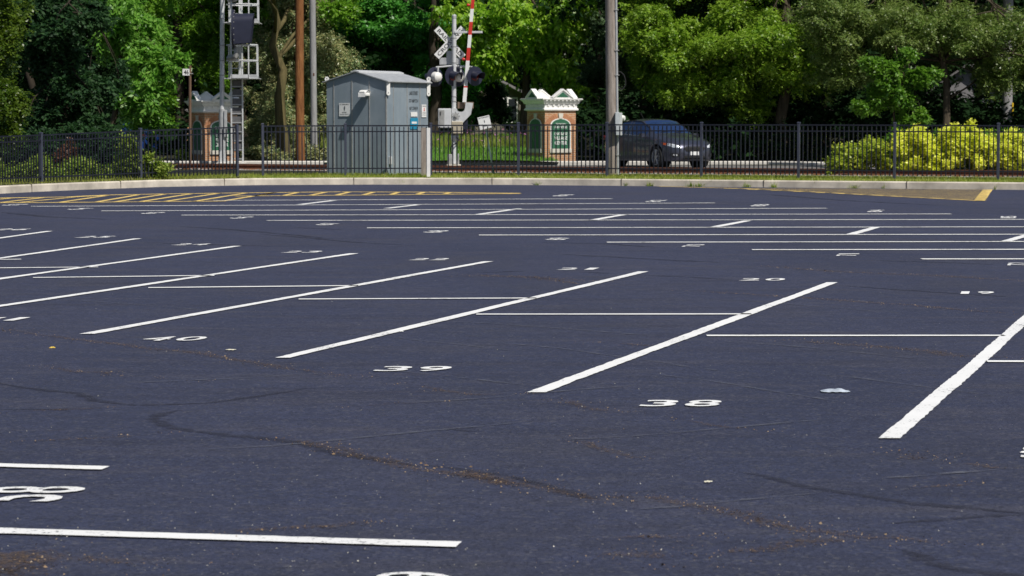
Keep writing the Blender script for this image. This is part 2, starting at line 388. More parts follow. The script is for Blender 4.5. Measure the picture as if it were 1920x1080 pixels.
def tree(name, label, x, k, zb, trunk, crowns, leaf, per_blob, per, L, slen, droop=.3, bark='bark', trunk_r=.18, top=7, lean=0., cat='tree', group=None, up=.6, wid=.3, hang=0., inner=.35, limbs=7, kcl=26, rel=(.17, .34), fork=.45):
    """crowns: ellipses in picture coordinates (cx, cy, rx, ry) turned to metres at the tree's own distance, with a depth radius in metres"""
    base = at(x, noz(k, zb), k); root = empty(name, base, label, cat, 0, group)
    bl = []
    for (cx, cy, rx, ry, rd, dk) in crowns:
        q = at(cx, cy, k) - base; r = (rx / k, rd, ry / k); q.y += dk
        if cy < -40 and dk > -2: q.y += 3.2
        bl += clumps(q, r, int(kcl * 1.35), rel=rel)
    v = foliage(bl, int(per_blob * .8) * len(bl), per, L, slen, droop, up, inner, wid, hang=hang)
    npmesh('crown', v, 4, leaf, root)
    tb = MB()
    if trunk:
        tp = Vector((lean, .1, top)); path = [Vector((0, 0, -.3)), Vector((0, 0, 0))] + limb_path((0, 0, .02), tp, 7, .03)[1:]
        n = len(path); tb.tube(path, [trunk_r * 1.5, trunk_r * 1.25] + [trunk_r * (1 - .72 * (i / (n - 2))) for i in range(1, n - 1)], 10)
        for j in range(limbs):
            f = random.uniform(fork, .95); i = min(int(f * (n - 1)), n - 2); a = path[i].lerp(path[i + 1], .5)
            q = bl[random.randrange(len(bl))]; e = Vector(q[:3])
            lp = limb_path(a, e, 5, .07); rr = trunk_r * random.uniform(.25, .42)
            tb.tube(lp, [rr * (1 - .8 * t / 5) for t in range(6)], 6)
            for _ in range(2):
                e2 = Vector(bl[random.randrange(len(bl))][:3])
                if (e2 - lp[3]).length < 4: tb.tube(limb_path(lp[3], e2, 3, .08), [rr * .4, rr * .3, rr * .2, rr * .1], 5)
        tb.build('trunk', bark, root, 'all')
    return root
# ------------------------------------------------------------------ the setting
def sheet(name, pts, z, mat, kind='structure', parent=None):
    me = bpy.data.meshes.new(name); me.from_pydata([(p[0], p[1], z) for p in pts], [], [list(range(len(pts)))]); me.update()
    if me.polygons[0].normal.z < 0: me.flip_normals()
    o = link(name, me, mat, parent)
    return tag(o, kind=kind) if parent is None else o
sheet('ground', [(-900, -300), (900, -300), (900, 1500), (-900, 1500)], -.06, 'terrain')
KERB = [(-420, 401), (-150, 371), (0, 363.3), (60, 360), (150, 356), (300, 350.5), (480, 347), (700, 346), (960, 346.6), (1200, 348.8), (1500, 352), (1700, 354), (1920, 356), (2200, 359)]
kb = [gp(x, y) for x, y in KERB]
def offs(line, d):                                 # the line moved d metres away from the lot
    out = []
    for i, p in enumerate(line):
        t = (line[min(i + 1, len(line) - 1)] - line[max(i - 1, 0)]).normalized()
        out.append(p + Vector((-t.y, t.x, 0)) * d)
    return out
def resample(line, step):
    out = [line[0]]
    for a, b in zip(line, line[1:]):
        n = max(1, int((b - a).length / step)); out += [a.lerp(b, (i + 1) / n) for i in range(n)]
    return out
lot = sheet('parking_lot', [(-60, -12), (60, -12), (60, kb[-1].y + .05)] + [(p.x, p.y + .05) for p in reversed(kb)] + [(-60, kb[0].y)], 0, 'asphalt')
# kerb: one long concrete run with joints
kbs = resample(kb, .5); kh = .19
def kerb_run(name, line, h, wd, mat, z0=-.1, joint=3.05):
    mb = MB(); acc = 0; prev = None
    l1, l2, l3 = offs(line, .012), offs(line, .04), offs(line, wd)
    rows = []
    for i, p in enumerate(line):
        if i: acc += (p - line[i - 1]).length
        rows.append([(p.x, p.y, z0), (l1[i].x, l1[i].y, h - .03), (l2[i].x, l2[i].y, h), (l3[i].x, l3[i].y, h), (l3[i].x, l3[i].y, z0)])
    mb.loft(rows, True, True); return tag(mb.build(name, mat, None, False), kind='structure')
kerb_run('kerb', kbs, kh, .17, 'concrete')
jm = MB()
L_ = 0
for i in range(1, len(kbs)):
    L_ += (kbs[i] - kbs[i - 1]).length
    if L_ > 3.6:
        L_ = 0; t = (kbs[i] - kbs[i - 1]).normalized(); q = Vector((-t.y, t.x, 0)); p = kbs[i]
        jm.m = Matrix(((t.x, q.x, 0, p.x), (t.y, q.y, 0, p.y), (0, 0, 1, 0), (0, 0, 0, 1)))
        jm.box(-.008, .008, -.004, .16, 0.003, kh + .003)
kj = jm.build('kerb_joint', simple('joint_dirt', (.12, .10, .08), .9)); tag(kj, kind='structure'); kj.parent = bpy.data.objects['kerb']  # thin dark brown strip in each kerb joint
# ground beyond the kerb: one sheet out to the far trees
top = offs(kb, .15)
me = bpy.data.meshes.new('terrain'); vs, fs = [], []
prof = [(.0, .16), (.5, .21), (1.1, .24), (2.0, .22), (3.2, .20), (8, .20), (16, .22), (24, .32), (40, .6), (70, 1.1), (140, 1.5), (500, 2)]
XS = [p for p in resample([Vector((kb[0].x - 30, kb[0].y, 0))] + kb + [Vector((kb[-1].x + 40, kb[-1].y, 0))], 1.0)]
for p in XS:
    for d, z in prof: vs.append((p.x * (1 + d / 150), p.y + .1 + d, z))
n = len(prof)
for i in range(len(XS) - 1):
    for j in range(n - 1): fs.append((i * n + j, (i + 1) * n + j, (i + 1) * n + j + 1, i * n + j + 1))
me.from_pydata(vs, [], fs); me.update(); tag(link('terrain', me, 'terrain', None, 'all'), kind='structure')
# turf verge along the kerb
rows = []
v0, v1, v2 = offs(kbs, .14), offs(kbs, .9), offs(kbs, 2.1)
mb = MB()
mb.loft([[(a.x, a.y, kh - .02), (b.x, b.y, .245), (c.x, c.y, .235)] for a, b, c in zip(v0, v1, v2)], False, False)
tag(mb.build('grass_verge', 'verge', None, 'all'), kind='structure')
def blades(pts, h, wd, lean=.5):
    n = len(pts); ang = RNG.random(n) * 6.283; hh = h * (.4 + .9 * RNG.random(n))
    dx, dy = np.cos(ang), np.sin(ang); P = np.array(pts)
    side = np.stack([-dy, dx, 0 * dx], 1) * (wd * (.6 + .8 * RNG.random(n)))[:, None]
    tip = P + np.stack([dx * hh * lean * RNG.random(n), dy * hh * lean * RNG.random(n), hh], 1)
    return np.stack([P - side, P + side, tip], 1).reshape(-1, 3)
seg = [(a, c) for a, c in zip(offs(kbs, .17), offs(kbs, 2.0))]
pts = []
for _ in range(52000):
    i = random.randrange(len(seg) - 1); t = random.random(); u = random.random() ** 1.3
    a = seg[i][0].lerp(seg[i + 1][0], t); c = seg[i][1].lerp(seg[i + 1][1], t); p = a.lerp(c, u)
    pts.append((p.x, p.y, kh - .02 + .06 * min(1, u * 2.3)))
tag(npmesh('grass', blades(pts, .085, .009), 3, 'grass_blade'), 'short sunlit yellow-green grass along the kerb under the fence', 'grass', kind='stuff')
# weeds in the gutter
pts = []
for x, y, s in [(486, 345, .10), (478, 346, .06), (750, 346, .11), (757, 346, .07), (1010, 347, .05), (1032, 347, .09), (1142, 348, .07), (1175, 348.5, .05), (1222, 349, .06), (1310, 350, .09), (1330, 350, .08), (1400, 351, .06), (1450, 351.5, .05), (1530, 352, .07), (1570, 352.5, .06), (1605, 353, .10), (1620, 353, .07), (1660, 353.5, .05), (1728, 354, .06), (1890, 355.5, .16), (1905, 355.5, .12), (1870, 355.4, .06), (1295, 350, .06)]:
    p = gp(x, y)
    for _ in range(int(26 + s * 260)):
        pts.append((p.x + random.gauss(0, s * .9), p.y - .01 + random.uniform(-.03, .01), 0))
tag(npmesh('weeds', np.concatenate([blades(pts, .10, .008, .9), blades(pts[::3], .17, .007, 1.1)]), 3, 'leaf_weed'), 'small dry weeds sprouting from the gutter at the foot of the kerb', 'weeds', kind='stuff')
# railway, road, far pavement
TD = Vector((.90, -.43, 0)).normalized(); TN = Vector((.43, .90, 0))
tc = at(900, noz(59.5, .2), 59.5); tc.z = 0
def strip(name, mid, d, nrm, half_len, half_w, z, mat):
    a, b = d * half_len, nrm * half_w
    return sheet(name, [mid - a - b, mid + a - b, mid + a + b, mid - a + b], z, mat)
strip('railway_ballast', tc, TD, TN, 60, 2.0, .212, 'ballast')
pts = []
st = MB()
for _ in range(2600):
    p = tc + TD * random.uniform(-17, 17) + TN * random.uniform(-2.0, 2.0); s = random.uniform(.02, .045)
    st.m = Matrix.Translation((p.x, p.y, .215)) @ Matrix.Rotation(random.random() * 6, 4, 'Z') @ Matrix.Diagonal((s, s * .8, s * .7, 1))
    st.add([(1, 0, 0), (0, 1, .1), (-1, .1, 0), (0, -1, 0), (.2, .1, 1), (0, 0, -1)], [(0, 1, 4), (1, 2, 4), (2, 3, 4), (3, 0, 4), (1, 0, 5), (2, 1, 5), (3, 2, 5), (0, 3, 5)])
tag(st.build('gravel', 'stone'), 'grey crushed stone spread between and beside the rusty rails', 'gravel', kind='stuff')
tr = empty('railway_track', tc + Vector((0, 0, .2)), 'rusty railway track lying behind the black fence', 'railway track', math.atan2(TD.y, TD.x))
for sy in (-.75, .75):
    mb = MB()
    mb.loft([[(x, sy + yy, zz) for yy, zz in ((-.07, .03), (-.07, .045), (-.012, .06), (-.012, .12), (-.036, .13), (-.036, .165), (.036, .165), (.036, .13), (.012, .12), (.012, .06), (.07, .045), (.07, .03))] for x in (-60, 60)])
    mb.build('rail', 'rust', tr)
for i in range(-28, 29):
    mb = MB(); mb.box(i * .6 - .11, i * .6 + .11, -1.25, 1.25, -.09, .03, .01)
    mb.build('sleeper', 'wood_brown', tr)
# road beyond the track and its pale far kerb
rd = [at(-200, noz(55, .26), 55), at(760, noz(54.6, .26), 54.6), at(1540, noz(53.6, .26), 53.6), at(1640, noz(57, .26), 57), at(1700, noz(62, .26), 62), at(1300, noz(62, .26), 62), at(700, noz(57.2, .26), 57.2), at(-200, noz(56, .26), 56)]
sheet('road', rd, .26, 'road')
far = [at(-250, noz(52.6, .3), 52.6), at(760, noz(53.3, .3), 53.3), at(1440, noz(53.4, .3), 53.4), at(1500, noz(54.2, .3), 54.2), at(1550, noz(57.5, .3), 57.5), at(1600, noz(61, .3), 61)]
far = resample([Vector((p.x, p.y, 0)) for p in far], .8)
kerb_run('far_kerb', far, .385, .16, 'concrete_far', .1)
w0, w1 = offs(far, .15), offs(far, 1.3)
mb = MB(); mb.loft([[(a.x, a.y, .37), (b.x, b.y, .375)] for a, b in zip(w0, w1)], False, False); tag(mb.build('pavement', 'concrete_far'), kind='structure')
# lawn bank beyond the pavement
rows = []
for j in range(26):
    y = 84.6 + j * 1.3; z = .39 + .95 * (1 - math.exp(-max(0, (y - 86)) / 16.0))
    rows.append([(x, y, z + .05 * math.sin(x * .7 + y * .4)) for x in np.arange(-6.6, 2.4, .75)])  # lawn kept to its sunlit stretch, shaded rest left as dark soil
mb = MB(); mb.loft(rows, False, False); tag(mb.build('lawn', 'lawn', None, 'all'), kind='structure')
def lawn_z(y): return .39 + .95 * (1 - math.exp(-max(0, (y - 86)) / 16.0))
pts = []
for _ in range(26000):
    x = random.uniform(-6.4, 1.5); y = 85.2 + random.random() ** 1.5 * 20
    pts.append((x, y, lawn_z(y)))
tag(npmesh('grass', blades(pts, .10, .013), 3, 'lawn_blade'), 'bright green lawn grass on the bank beyond the railway', 'grass', kind='stuff')
pts = []
for _ in range(9000):
    x = random.uniform(-7.5, 1.2); y = random.uniform(94, 99); pts.append((x, y, lawn_z(y)))
tag(npmesh('tall_grass', blades(pts, .42, .02, .5), 3, 'meadow_blade'), 'tall yellow-green meadow grass along the top of the bank', 'grass', kind='stuff')
pts = []
for cx in (-5.4, -4.9, -4.6, -2.4, -1.5, -.6, -5.2, .2):
    for _ in range(14): pts.append([cx + random.gauss(0, .35), random.uniform(93, 95), .9 + random.uniform(.12, .6), .05, .05, .05])
tag(npmesh('wild_flowers', foliage(pts, 120, 4, .055, .06, .1), 4, 'flower_pink'), 'small pink flowers scattered in the tall meadow grass', 'flowers', kind='stuff')
# ------------------------------------------------------------------ markings on the lot (parts of the lot)
def jag(a, b, wa, wb, cut=None, amp=.006):
    """a painted bar between two ground points, with slightly ragged edges; cut = direction of its square-cut ends"""
    a, b = Vector(a), Vector(b); t = (b - a).normalized(); q = Vector((-t.y, t.x, 0)); L = (b - a).length
    n = max(2, int(L / .07)); lo, hi = [], []
    ph = [random.uniform(0, 6.28) for _ in range(6)]
    for i in range(n + 1):
        s = i / n; wd = wa + (wb - wa) * s; p = a.lerp(b, s); j = amp * .45 if 0 < i < n else 0
        u = s * L; e1 = amp * .7 * (math.sin(u * .9 + ph[0]) + .6 * math.sin(u * 2.3 + ph[1])); e2 = amp * .7 * (math.sin(u * 1.1 + ph[2]) + .6 * math.sin(u * 2.9 + ph[3]))
        sh = q if cut is None else cut
        lo.append(p - sh * (wd / 2 + random.gauss(0, j) + e1)); hi.append(p + sh * (wd / 2 + random.gauss(0, j) + e2))
    vs = lo + hi; m = n + 1
    return [tuple(v) for v in vs], [(i, i + 1, m + i + 1, m + i) for i in range(n)]
def mark(name, parts, mat, z=.008):
    mb = MB()
    for vs, fs in parts: mb.add([(v[0], v[1], z) for v in vs], fs)
    return mb.build(name, mat, lot)
XH = Vector((1, 0, 0))
def a_line(x0, y0, x1, y1, wd=.112):             # a bar running away from the viewer, ends cut along x
    mark('stall_line', [jag(gp(x0, y0), gp(x1, y1), wd * 1.03, wd * 1.03, XH)], 'white_line')
def b_line(x0, y0, x1, y1, wd, mat='white_line'):
    mark('stall_line', [jag(gp(x0, y0), gp(x1, y1), wd, wd)], mat)
for q in [(1669, 824, 1950, 577), (1005, 737.5, 1560, 530.5), (530, 672.5, 1207, 510), (163, 627.5, 916, 491), (-60, 584, 664, 476), (-140, 543, 446, 462), (-160, 508, 260, 448), (-160, 469.5, 93, 434), (-160, 452, -20, 425)]:
    a_line(*q)
for q in [(1850, 679, 2250, 679.5), (1325, 630.5, 1884, 630.5), (893, 590.5, 1409, 590), (560, 562, 1006, 560), (278, 540.5, 672, 536.5), (62, 521.5, 402, 517.5), (-160, 505, 184, 501.5), (-160, 489, 40, 487)]:
    b_line(*q, .115)
b_line(-260, 868, 198, 880, .115); b_line(-260, 990, 860, 1024, .125)
far_lines = [(400, 376.3, 1148, 373), (58, 387.5, 1340, 381), (190, 396, 1550, 391), (340, 404, 1783, 401.8), (500, 414, 2010, 412), (688, 428, 2250, 425.5), (898, 441.5, 2300, 439.5), (1138, 455, 2350, 453), (1410, 469, 2400, 468), (1728, 486.5, 2500, 486)]
for q in far_lines: b_line(*q, .19, 'worn_line')
for q in [(562, 384, 626, 376.3), (725, 391.3, 793, 383.3), (898, 402.5, 974, 391.6), (1110, 413.4, 1172, 402.6), (1336, 427, 1402, 414.4), (1595, 440.3, 1642, 427), (1884, 453.6, 1932, 440)]:
    a_line(*q, .15)
def number(t, cx, cy, wpx, hpx, mode):
    """stencilled number: its box on the ground spans the picture box; 'n' reads away from the viewer, 's' reads sideways"""
    a, b = gp(cx - wpx / 2, cy + hpx / 2), gp(cx + wpx / 2, cy + hpx / 2); c = gp(cx, cy - hpx / 2)
    wd, ht = b.x - a.x, c.y - a.y; o = gp(cx, cy + hpx / 2)
    parts = []
    n = len(t)
    for i, ch in enumerate(t):
        vs, fs = text_verts(ch, .012)
        cell = .40 if ch != '1' else .2
        out = []
        for x, y in vs:
            if mode == 'n': u = (i + .5) / n - .5 + x * cell; v_ = y + .5; out.append((o.x + u * wd + v_ * ht * .22, o.y + v_ * ht, 0))
            else: u = -y; v_ = (i + .5) / n + x * cell; out.append((o.x + u * wd + v_ * ht * .22, o.y + v_ * ht, 0))
        parts.append((out, fs))
    mark('stall_number', parts, 'white_line')
for i, (cx, cy, wd, hp) in enumerate([(1279, 758, 164, 13), (773, 693, 150, 10), (321, 636.5, 124, 8.5), (-2, 599.5, 100, 7)]): number(str(38 + i), cx - 8, cy, wd, hp * .9, 'n')
number('37', 1995, 851, 180, 19, 'n')
for i, (cx, cy, wd, hp) in enumerate([(1832, 550, 78, 6.5), (1431, 525, 92, 6), (1086, 505, 86, 5.2), (804, 487, 76, 4.8), (563, 473, 72, 4.5), (354, 459, 66, 4.2), (172, 445, 64, 4), (14, 431, 68, 3.8)]): number(str(19 + i), cx - 4, cy, wd, hp * .72, 'n')
for i, (cx, cy, wd, hp) in enumerate([(1908, 496, 46, 6.5), (1586, 478.3, 46, 6), (1294, 461.3, 42, 5.5), (1036, 448.8, 48, 5), (804, 435, 44, 5), (600, 421, 42, 4.6), (436, 408.7, 36, 4.2), (269, 400, 36, 3.8), (131, 392.3, 36, 3.6), (8, 384.5, 40, 3.4)]): number(str(72 - i), cx, cy, wd * .84, hp * .85, 's')
for i, (cx, cy, wd, hp) in enumerate([(1044, 366.8, 32, 3.6), (1220, 377.3, 34, 3.8), (1418, 385.5, 34, 4), (1638, 396.2, 34, 4.2), (1890, 408, 36, 4.4)]): number(str(81 + i), cx, cy, wd * .84, hp, 's')
number('58', 2, 929, 190, 31, 's')
number('59', 738, 1093, 150, 38, 's')
# yellow hatching, near the kerb
def polyl(pts, wd, mat='yellow_line'): return [jag(gp(*a), gp(*b), wd, wd, None, .004) for a, b in zip(pts, pts[1:])]
hs = polyl([(-60, 372.5), (130, 369.6), (210, 365.8), (313, 363.9), (450, 362), (640, 360), (800, 360.6), (975, 362.8)], .34)
hs += polyl([(-60, 380.6), (110, 380), (423, 377.3)], .3) + polyl([(440, 368), (640, 366.4), (790, 365), (975, 363.2)], .3)
for xb, xt, yb, yt in [(-70, 20, 380.4, 372), (0, 80, 380.2, 371), (35, 145, 380, 369.4), (112, 205, 379.7, 366.2), (180, 262, 379.3, 365), (215, 313, 378.9, 363.8), (262, 362, 378.6, 363.2), (308, 412, 378.3, 362.4), (363, 463, 378, 361.9), (418, 516, 377.3, 361.3), (478, 515, 367.8, 361.2), (530, 560, 367.3, 360.8), (580, 612, 366.9, 360.4), (630, 656, 366.4, 360.2), (680, 702, 366, 360.3), (732, 748, 365.5, 360.6), (782, 794, 365, 360.9), (832, 844, 364.6, 361.4)]:
    hs.append(jag(gp(xb, yb), gp(xt, yt), .13, .13, XH, .004))
mark('hatched_marking', hs, 'yellow_line', .006)
# the second hatched wedge by the right of the kerb
hs = [jag(gp(1836, 377), gp(1852, 355.8), .25, .25, XH)]
hs += polyl([(1235, 349.8), (1380, 353.4), (1560, 362), (1700, 369.6), (1845, 377)], .17)
for i in range(11):
    t = (i + .5) / 11.5; y = 355.4 + (376 - 355.4) * t
    xl = 1235 + (1845 - 1235) * max(0, (y - 351.5) / (377 - 351.5)) ** .9
    hs.append(jag(gp(max(1262, xl - 14), y - .6 - .0042 * (1850 - xl)), gp(1850, y), .16, .16, None, .01))
mark('hatched_marking', hs, 'yellow_line', .006)
# sealed cracks, grit and scuffs
def ribbon(name, pix, wd, mat, z):
    line = resample([gp(*p) for p in pix], .25)
    for p in line[1:-1]: p.x += random.gauss(0, wd * .12); p.y += random.gauss(0, wd * .12)
    vs, uv, fs = [], [], []; L = 0
    for i, p in enumerate(line):
        t = (line[min(i + 1, len(line) - 1)] - line[max(i - 1, 0)]).normalized(); q = Vector((-t.y, t.x, 0))
        s = i / (len(line) - 1); tw = wd / 2 * max(.05, min(1, 5 * s, 5 * (1 - s))) * random.uniform(.75, 1.25)
        vs += [tuple(p - q * tw)[:2] + (z,), tuple(p + q * tw)[:2] + (z,)]; uv += [(i * .25, 0), (i * .25, 1)]
        if i: fs.append((2 * i - 2, 2 * i - 1, 2 * i + 1, 2 * i))
    me = bpy.data.meshes.new(name); me.from_pydata(vs, [], fs); me.update()
    u = me.uv_layers.new(name='UVMap')
    for lp in me.loops: u.data[lp.index].uv = uv[lp.vertex_index]
    if me.polygons and me.polygons[0].normal.z < 0: me.flip_normals()
    return link(name, me, mat, lot)
z5 = lambda L: [(x / 2.25, 600 + y / 2.25) for x, y in L]
z6 = lambda L: [(600 + x / 2.25, 600 + y / 2.25) for x, y in L]
z7 = lambda L: [(1120 + x / 2.25, 600 + y / 2.25) for x, y in L]
za = lambda L: [(480 + x / 3, 320 + y / 3) for x, y in L]
zb = lambda L: [(900 + x / 3, 320 + y / 3) for x, y in L]
zc = lambda L: [(1280 + x / 3, 320 + y / 3) for x, y in L]
cr = [(z5([(-80, 255), (90, 285), (320, 310), (420, 340), (560, 360), (700, 358), (870, 350), (1060, 325), (1300, 290), (1500, 284)]), .12),
      (z5([(840, 388), (740, 384), (670, 396), (652, 420), (690, 446), (800, 470), (950, 488), (1180, 505), (1380, 550), (1530, 580), (1700, 608), (1800, 622)]), .13),
      (z6([(420, 612), (600, 636), (800, 662), (950, 700), (1100, 738), (1260, 765)]), .12),
      (z7([(600, 645), (700, 660), (850, 700), (1080, 735), (1300, 775), (1500, 785), (1640, 802), (1900, 824)]), .14),
      (z7([(1190, 865), (1400, 850), (1640, 830), (1900, 818)]), .10),
      (z7([(1260, 965), (1400, 1010), (1560, 1045), (1800, 1082), (2000, 1100)]), .15),
      (z6([(520, 455), (620, 465), (725, 473)]), .12), (z5([(-50, 380), (200, 378), (500, 368)]), .08),
      (za([(0, 355), (250, 375), (560, 405), (940, 425)]), .2), (za([(1220, 575), (1550, 565)]), .15), (za([(200, 320), (420, 330), (560, 332)]), .18),
      (zb([(300, 405), (700, 412), (1020, 434)]), .2), (zb([(430, 470), (900, 495), (1400, 520)]), .22), (zb([(520, 572), (780, 580)]), .2), (zb([(900, 588), (1200, 600), (1450, 617)]), .15),
      (zc([(850, 645), (1200, 668), (1500, 690), (1880, 713)]), .16), (zc([(1040, 505), (1400, 515), (1800, 530)]), .16), (zc([(420, 130), (900, 168), (1500, 200)]), .35),
      ([(0, 398), (90, 407), (220, 412)], .3), ([(330, 424), (440, 431), (640, 449)], .25), ([(260, 455), (400, 459), (520, 462)], .2)]
for p, wd in cr: ribbon('crack_sealant', p, wd * 1.0, 'crack', .003)
dr = [(z5([(1180, 505), (1330, 528), (1440, 550), (1530, 578), (1640, 592), (1800, 618)]), .22), (z6([(0, 530), (150, 575), (300, 602), (450, 628), (600, 652), (800, 682), (950, 712), (1100, 742), (1240, 772)]), .20),
      (z6([(480, 640), (620, 655), (760, 680), (900, 705)]), .34),
      (z7([(0, 752), (120, 752), (240, 750), (400, 775), (520, 812), (700, 850), (850, 882), (950, 902), (1080, 916), (1250, 930), (1480, 952)]), .22), (z7([(480, 800), (640, 828), (820, 868)]), .2), (z7([(490, 1002), (700, 975), (900, 944), (1085, 912)]), .22),
      (z7([(0, 1005), (110, 995), (260, 968)]), .3), (z7([(0, 930), (250, 916), (480, 914)]), .12), (z7([(280, 1045), (570, 1036)]), .14),
      (z5([(0, 38), (150, 62), (270, 78), (420, 95), (640, 120), (900, 150), (1080, 186), (1250, 212), (1520, 245)]), .22), (z5([(160, 200), (300, 218), (460, 222), (480, 236)]), .16), (z5([(660, 245), (860, 258)]), .12), (z5([(0, 520), (350, 505), (700, 480)]), .12), (z5([(0, 395), (250, 382), (480, 370)]), .10),
      (z6([(980, 338), (1060, 352), (1180, 378), (1300, 392)]), .2), (z6([(340, 272), (520, 300), (640, 316), (850, 312)]), .14), (z6([(1050, 505), (1150, 530), (1280, 575), (1400, 590)]), .16), (z6([(100, 372), (330, 352), (520, 345)]), .08), (z6([(1090, 490), (1250, 465)]), .10),
      (z6([(0, 880), (160, 862), (240, 855)]), .12), (z5([(950, 905), (1100, 888), (1340, 880), (1560, 856)]), .16), (z5([(220, 1025), (420, 1012), (620, 1026)]), .2),
      (z7([(330, 420), (480, 445), (730, 470)]), .16), (z7([(0, 98), (180, 105), (280, 112)]), .2), (z7([(1300, 572), (1380, 578), (1460, 585)]), .3), (z7([(1460, 600), (1660, 622), (1800, 630)]), .14), (z7([(1320, 715), (1480, 702), (1600, 690)]), .1),
      (za([(1180, 590), (1550, 600), (1900, 622)]), .3), (zb([(0, 590), (300, 600), (560, 640)]), .25), (zc([(480, 540), (860, 570), (1300, 585), (1900, 620)]), .3), (zc([(0, 675), (600, 710), (1100, 745), (1900, 810)]), .22), (zc([(600, 960), (1100, 990), (1500, 1040), (1900, 1055)]), .3),
      (z5([(-40, 990), (60, 1005), (160, 1050), (260, 1100)]), .75), (z5([(-40, 1050), (60, 1065), (140, 1100)]), .8)]
for p, wd in dr: ribbon('brown_grit', p, wd * 1.1, 'dirt_heavy' if wd > .45 or (wd > .33 and p[0][1] > 800) else 'dirt', .0045)
grit_pts = []
for p, wd in dr:
    line = resample([gp(*q) for q in p], .2)
    for q in line:
        for _ in range(int(22 * min(1.8, wd / .2)) if q.y < 30 else 3): grit_pts.append((q.x + random.gauss(0, wd * .36), q.y + random.gauss(0, wd * .36), random.uniform(.0018, .0055) * (1 + (random.random() > .96))))
tan = grit_pts
def chips(pts):
    n = len(pts); P = np.array([[x, y, .006] for x, y, _ in pts]); sz = np.array([q for _, _, q in pts])[:, None]
    d = RNG.normal(size=(n, 3)); d[:, 2] *= .25; d = norm(d); e = norm(np.cross(d, np.array([0, 0, 1.0]) + RNG.normal(size=(n, 3)) * .3)); e[:, 2] = np.abs(e[:, 2])
    up = np.zeros((n, 3)); up[:, 2] = .5
    return np.stack([P - d * sz, P - e * sz * .6, P + d * sz, P + e * sz * .6 + up * sz], 1).reshape(-1, 3)
tag(npmesh('grit', chips(tan), 4, 'grit_brown'), 'brown grit and wood chips strewn along the cracks of the asphalt', 'grit', kind='stuff')
pale = []
for _ in range(420):
    y = random.uniform(850, 1080); x = random.gauss(520, 330); pale.append((*gp(x, y)[:2], random.uniform(.0018, .0042)))
for _ in range(450):
    y = 360 + 720 * random.random() ** .7; x = random.uniform(-20, 1940); pale.append((*gp(x, y)[:2], random.uniform(.002, .005)))
tag(npmesh('small_stones', chips(pale), 4, 'grit_pale'), 'tiny pale stones scattered over the dark asphalt', 'small stones', kind='stuff')
for x, y, dx, dy in [(640, 690, 420, 40), (900, 640, 480, 60), (1200, 700, 380, 55), (1300, 560, 420, 30), (300, 850, 700, -60), (700, 760, 520, -40), (1000, 830, 620, -50), (200, 720, 460, -22), (1500, 700, 380, 45), (1150, 960, 420, -40), (60, 560, 380, 26), (560, 620, 420, 40), (1350, 640, 380, 34), (1620, 900, 300, -24), (780, 600, 500, 34)]:
    ribbon('scuff_mark', [(x, y), (x + dx * .3, y + dy * .22), (x + dx * .6, y + dy * .55), (x + dx, y + dy)], .07, 'scuff', .0045)
# ------------------------------------------------------------------ litter
def scrap(name, label, cat, x, y, wpx, hz, mat, seed):
    rr = random.Random(seed); c = gp(x, y); wd = wpx * (c.y / F); o = empty(name, c, label, cat)
    mb = MB(); n = 9; vs, fs = [], []
    for i in range(n):
        for j in range(5):
            u, v = i / (n - 1) - .5, j / 4 - .5
            e = max(0, 1 - (2 * u) ** 2) * max(0, 1 - (2 * v) ** 2)
            vs.append((u * wd, v * wd * .7 * (1 - .5 * abs(u)), .006 + hz * e * rr.uniform(.35, 1.1) + rr.uniform(0, .004)))
    for i in range(n - 1):
        for j in range(4): fs.append((i * 5 + j, (i + 1) * 5 + j, (i + 1) * 5 + j + 1, i * 5 + j + 1))
    bpy.data.objects.remove(o); mb.m = Matrix.Translation(c)
    ob = mb.add(vs, fs).build(name, mat); return tag(ob, label, cat)
scrap('plastic_bag', 'crumpled clear plastic bag lying in the stall marked 37', 'litter', 1566, 735.5, 54, .02, 'plastic', 3)
scrap('fallen_leaf', 'yellow fallen leaf on the asphalt left of the number 40', 'leaf', 98, 654, 12, .012, 'leaf_litter', 4)
scrap('paper_scrap', 'thin pale scrap lying on the asphalt below number 38', 'litter', 1328, 906, 16, .008, 'pale_litter', 5)
scrap('paper_scrap', 'pale paper sliver on the asphalt just right of number 40', 'litter', 433, 657.5, 20, .006, 'pale_litter', 6)
scrap('paper_scrap', 'small white scrap touching the long line between 39 and 40', 'litter', 753, 623, 7, .01, 'sign_white', 8)
scrap('paper_scrap', 'white scrap at the edge of the picture above the cracks', 'litter', 1918, 851, 10, .01, 'sign_white', 9)
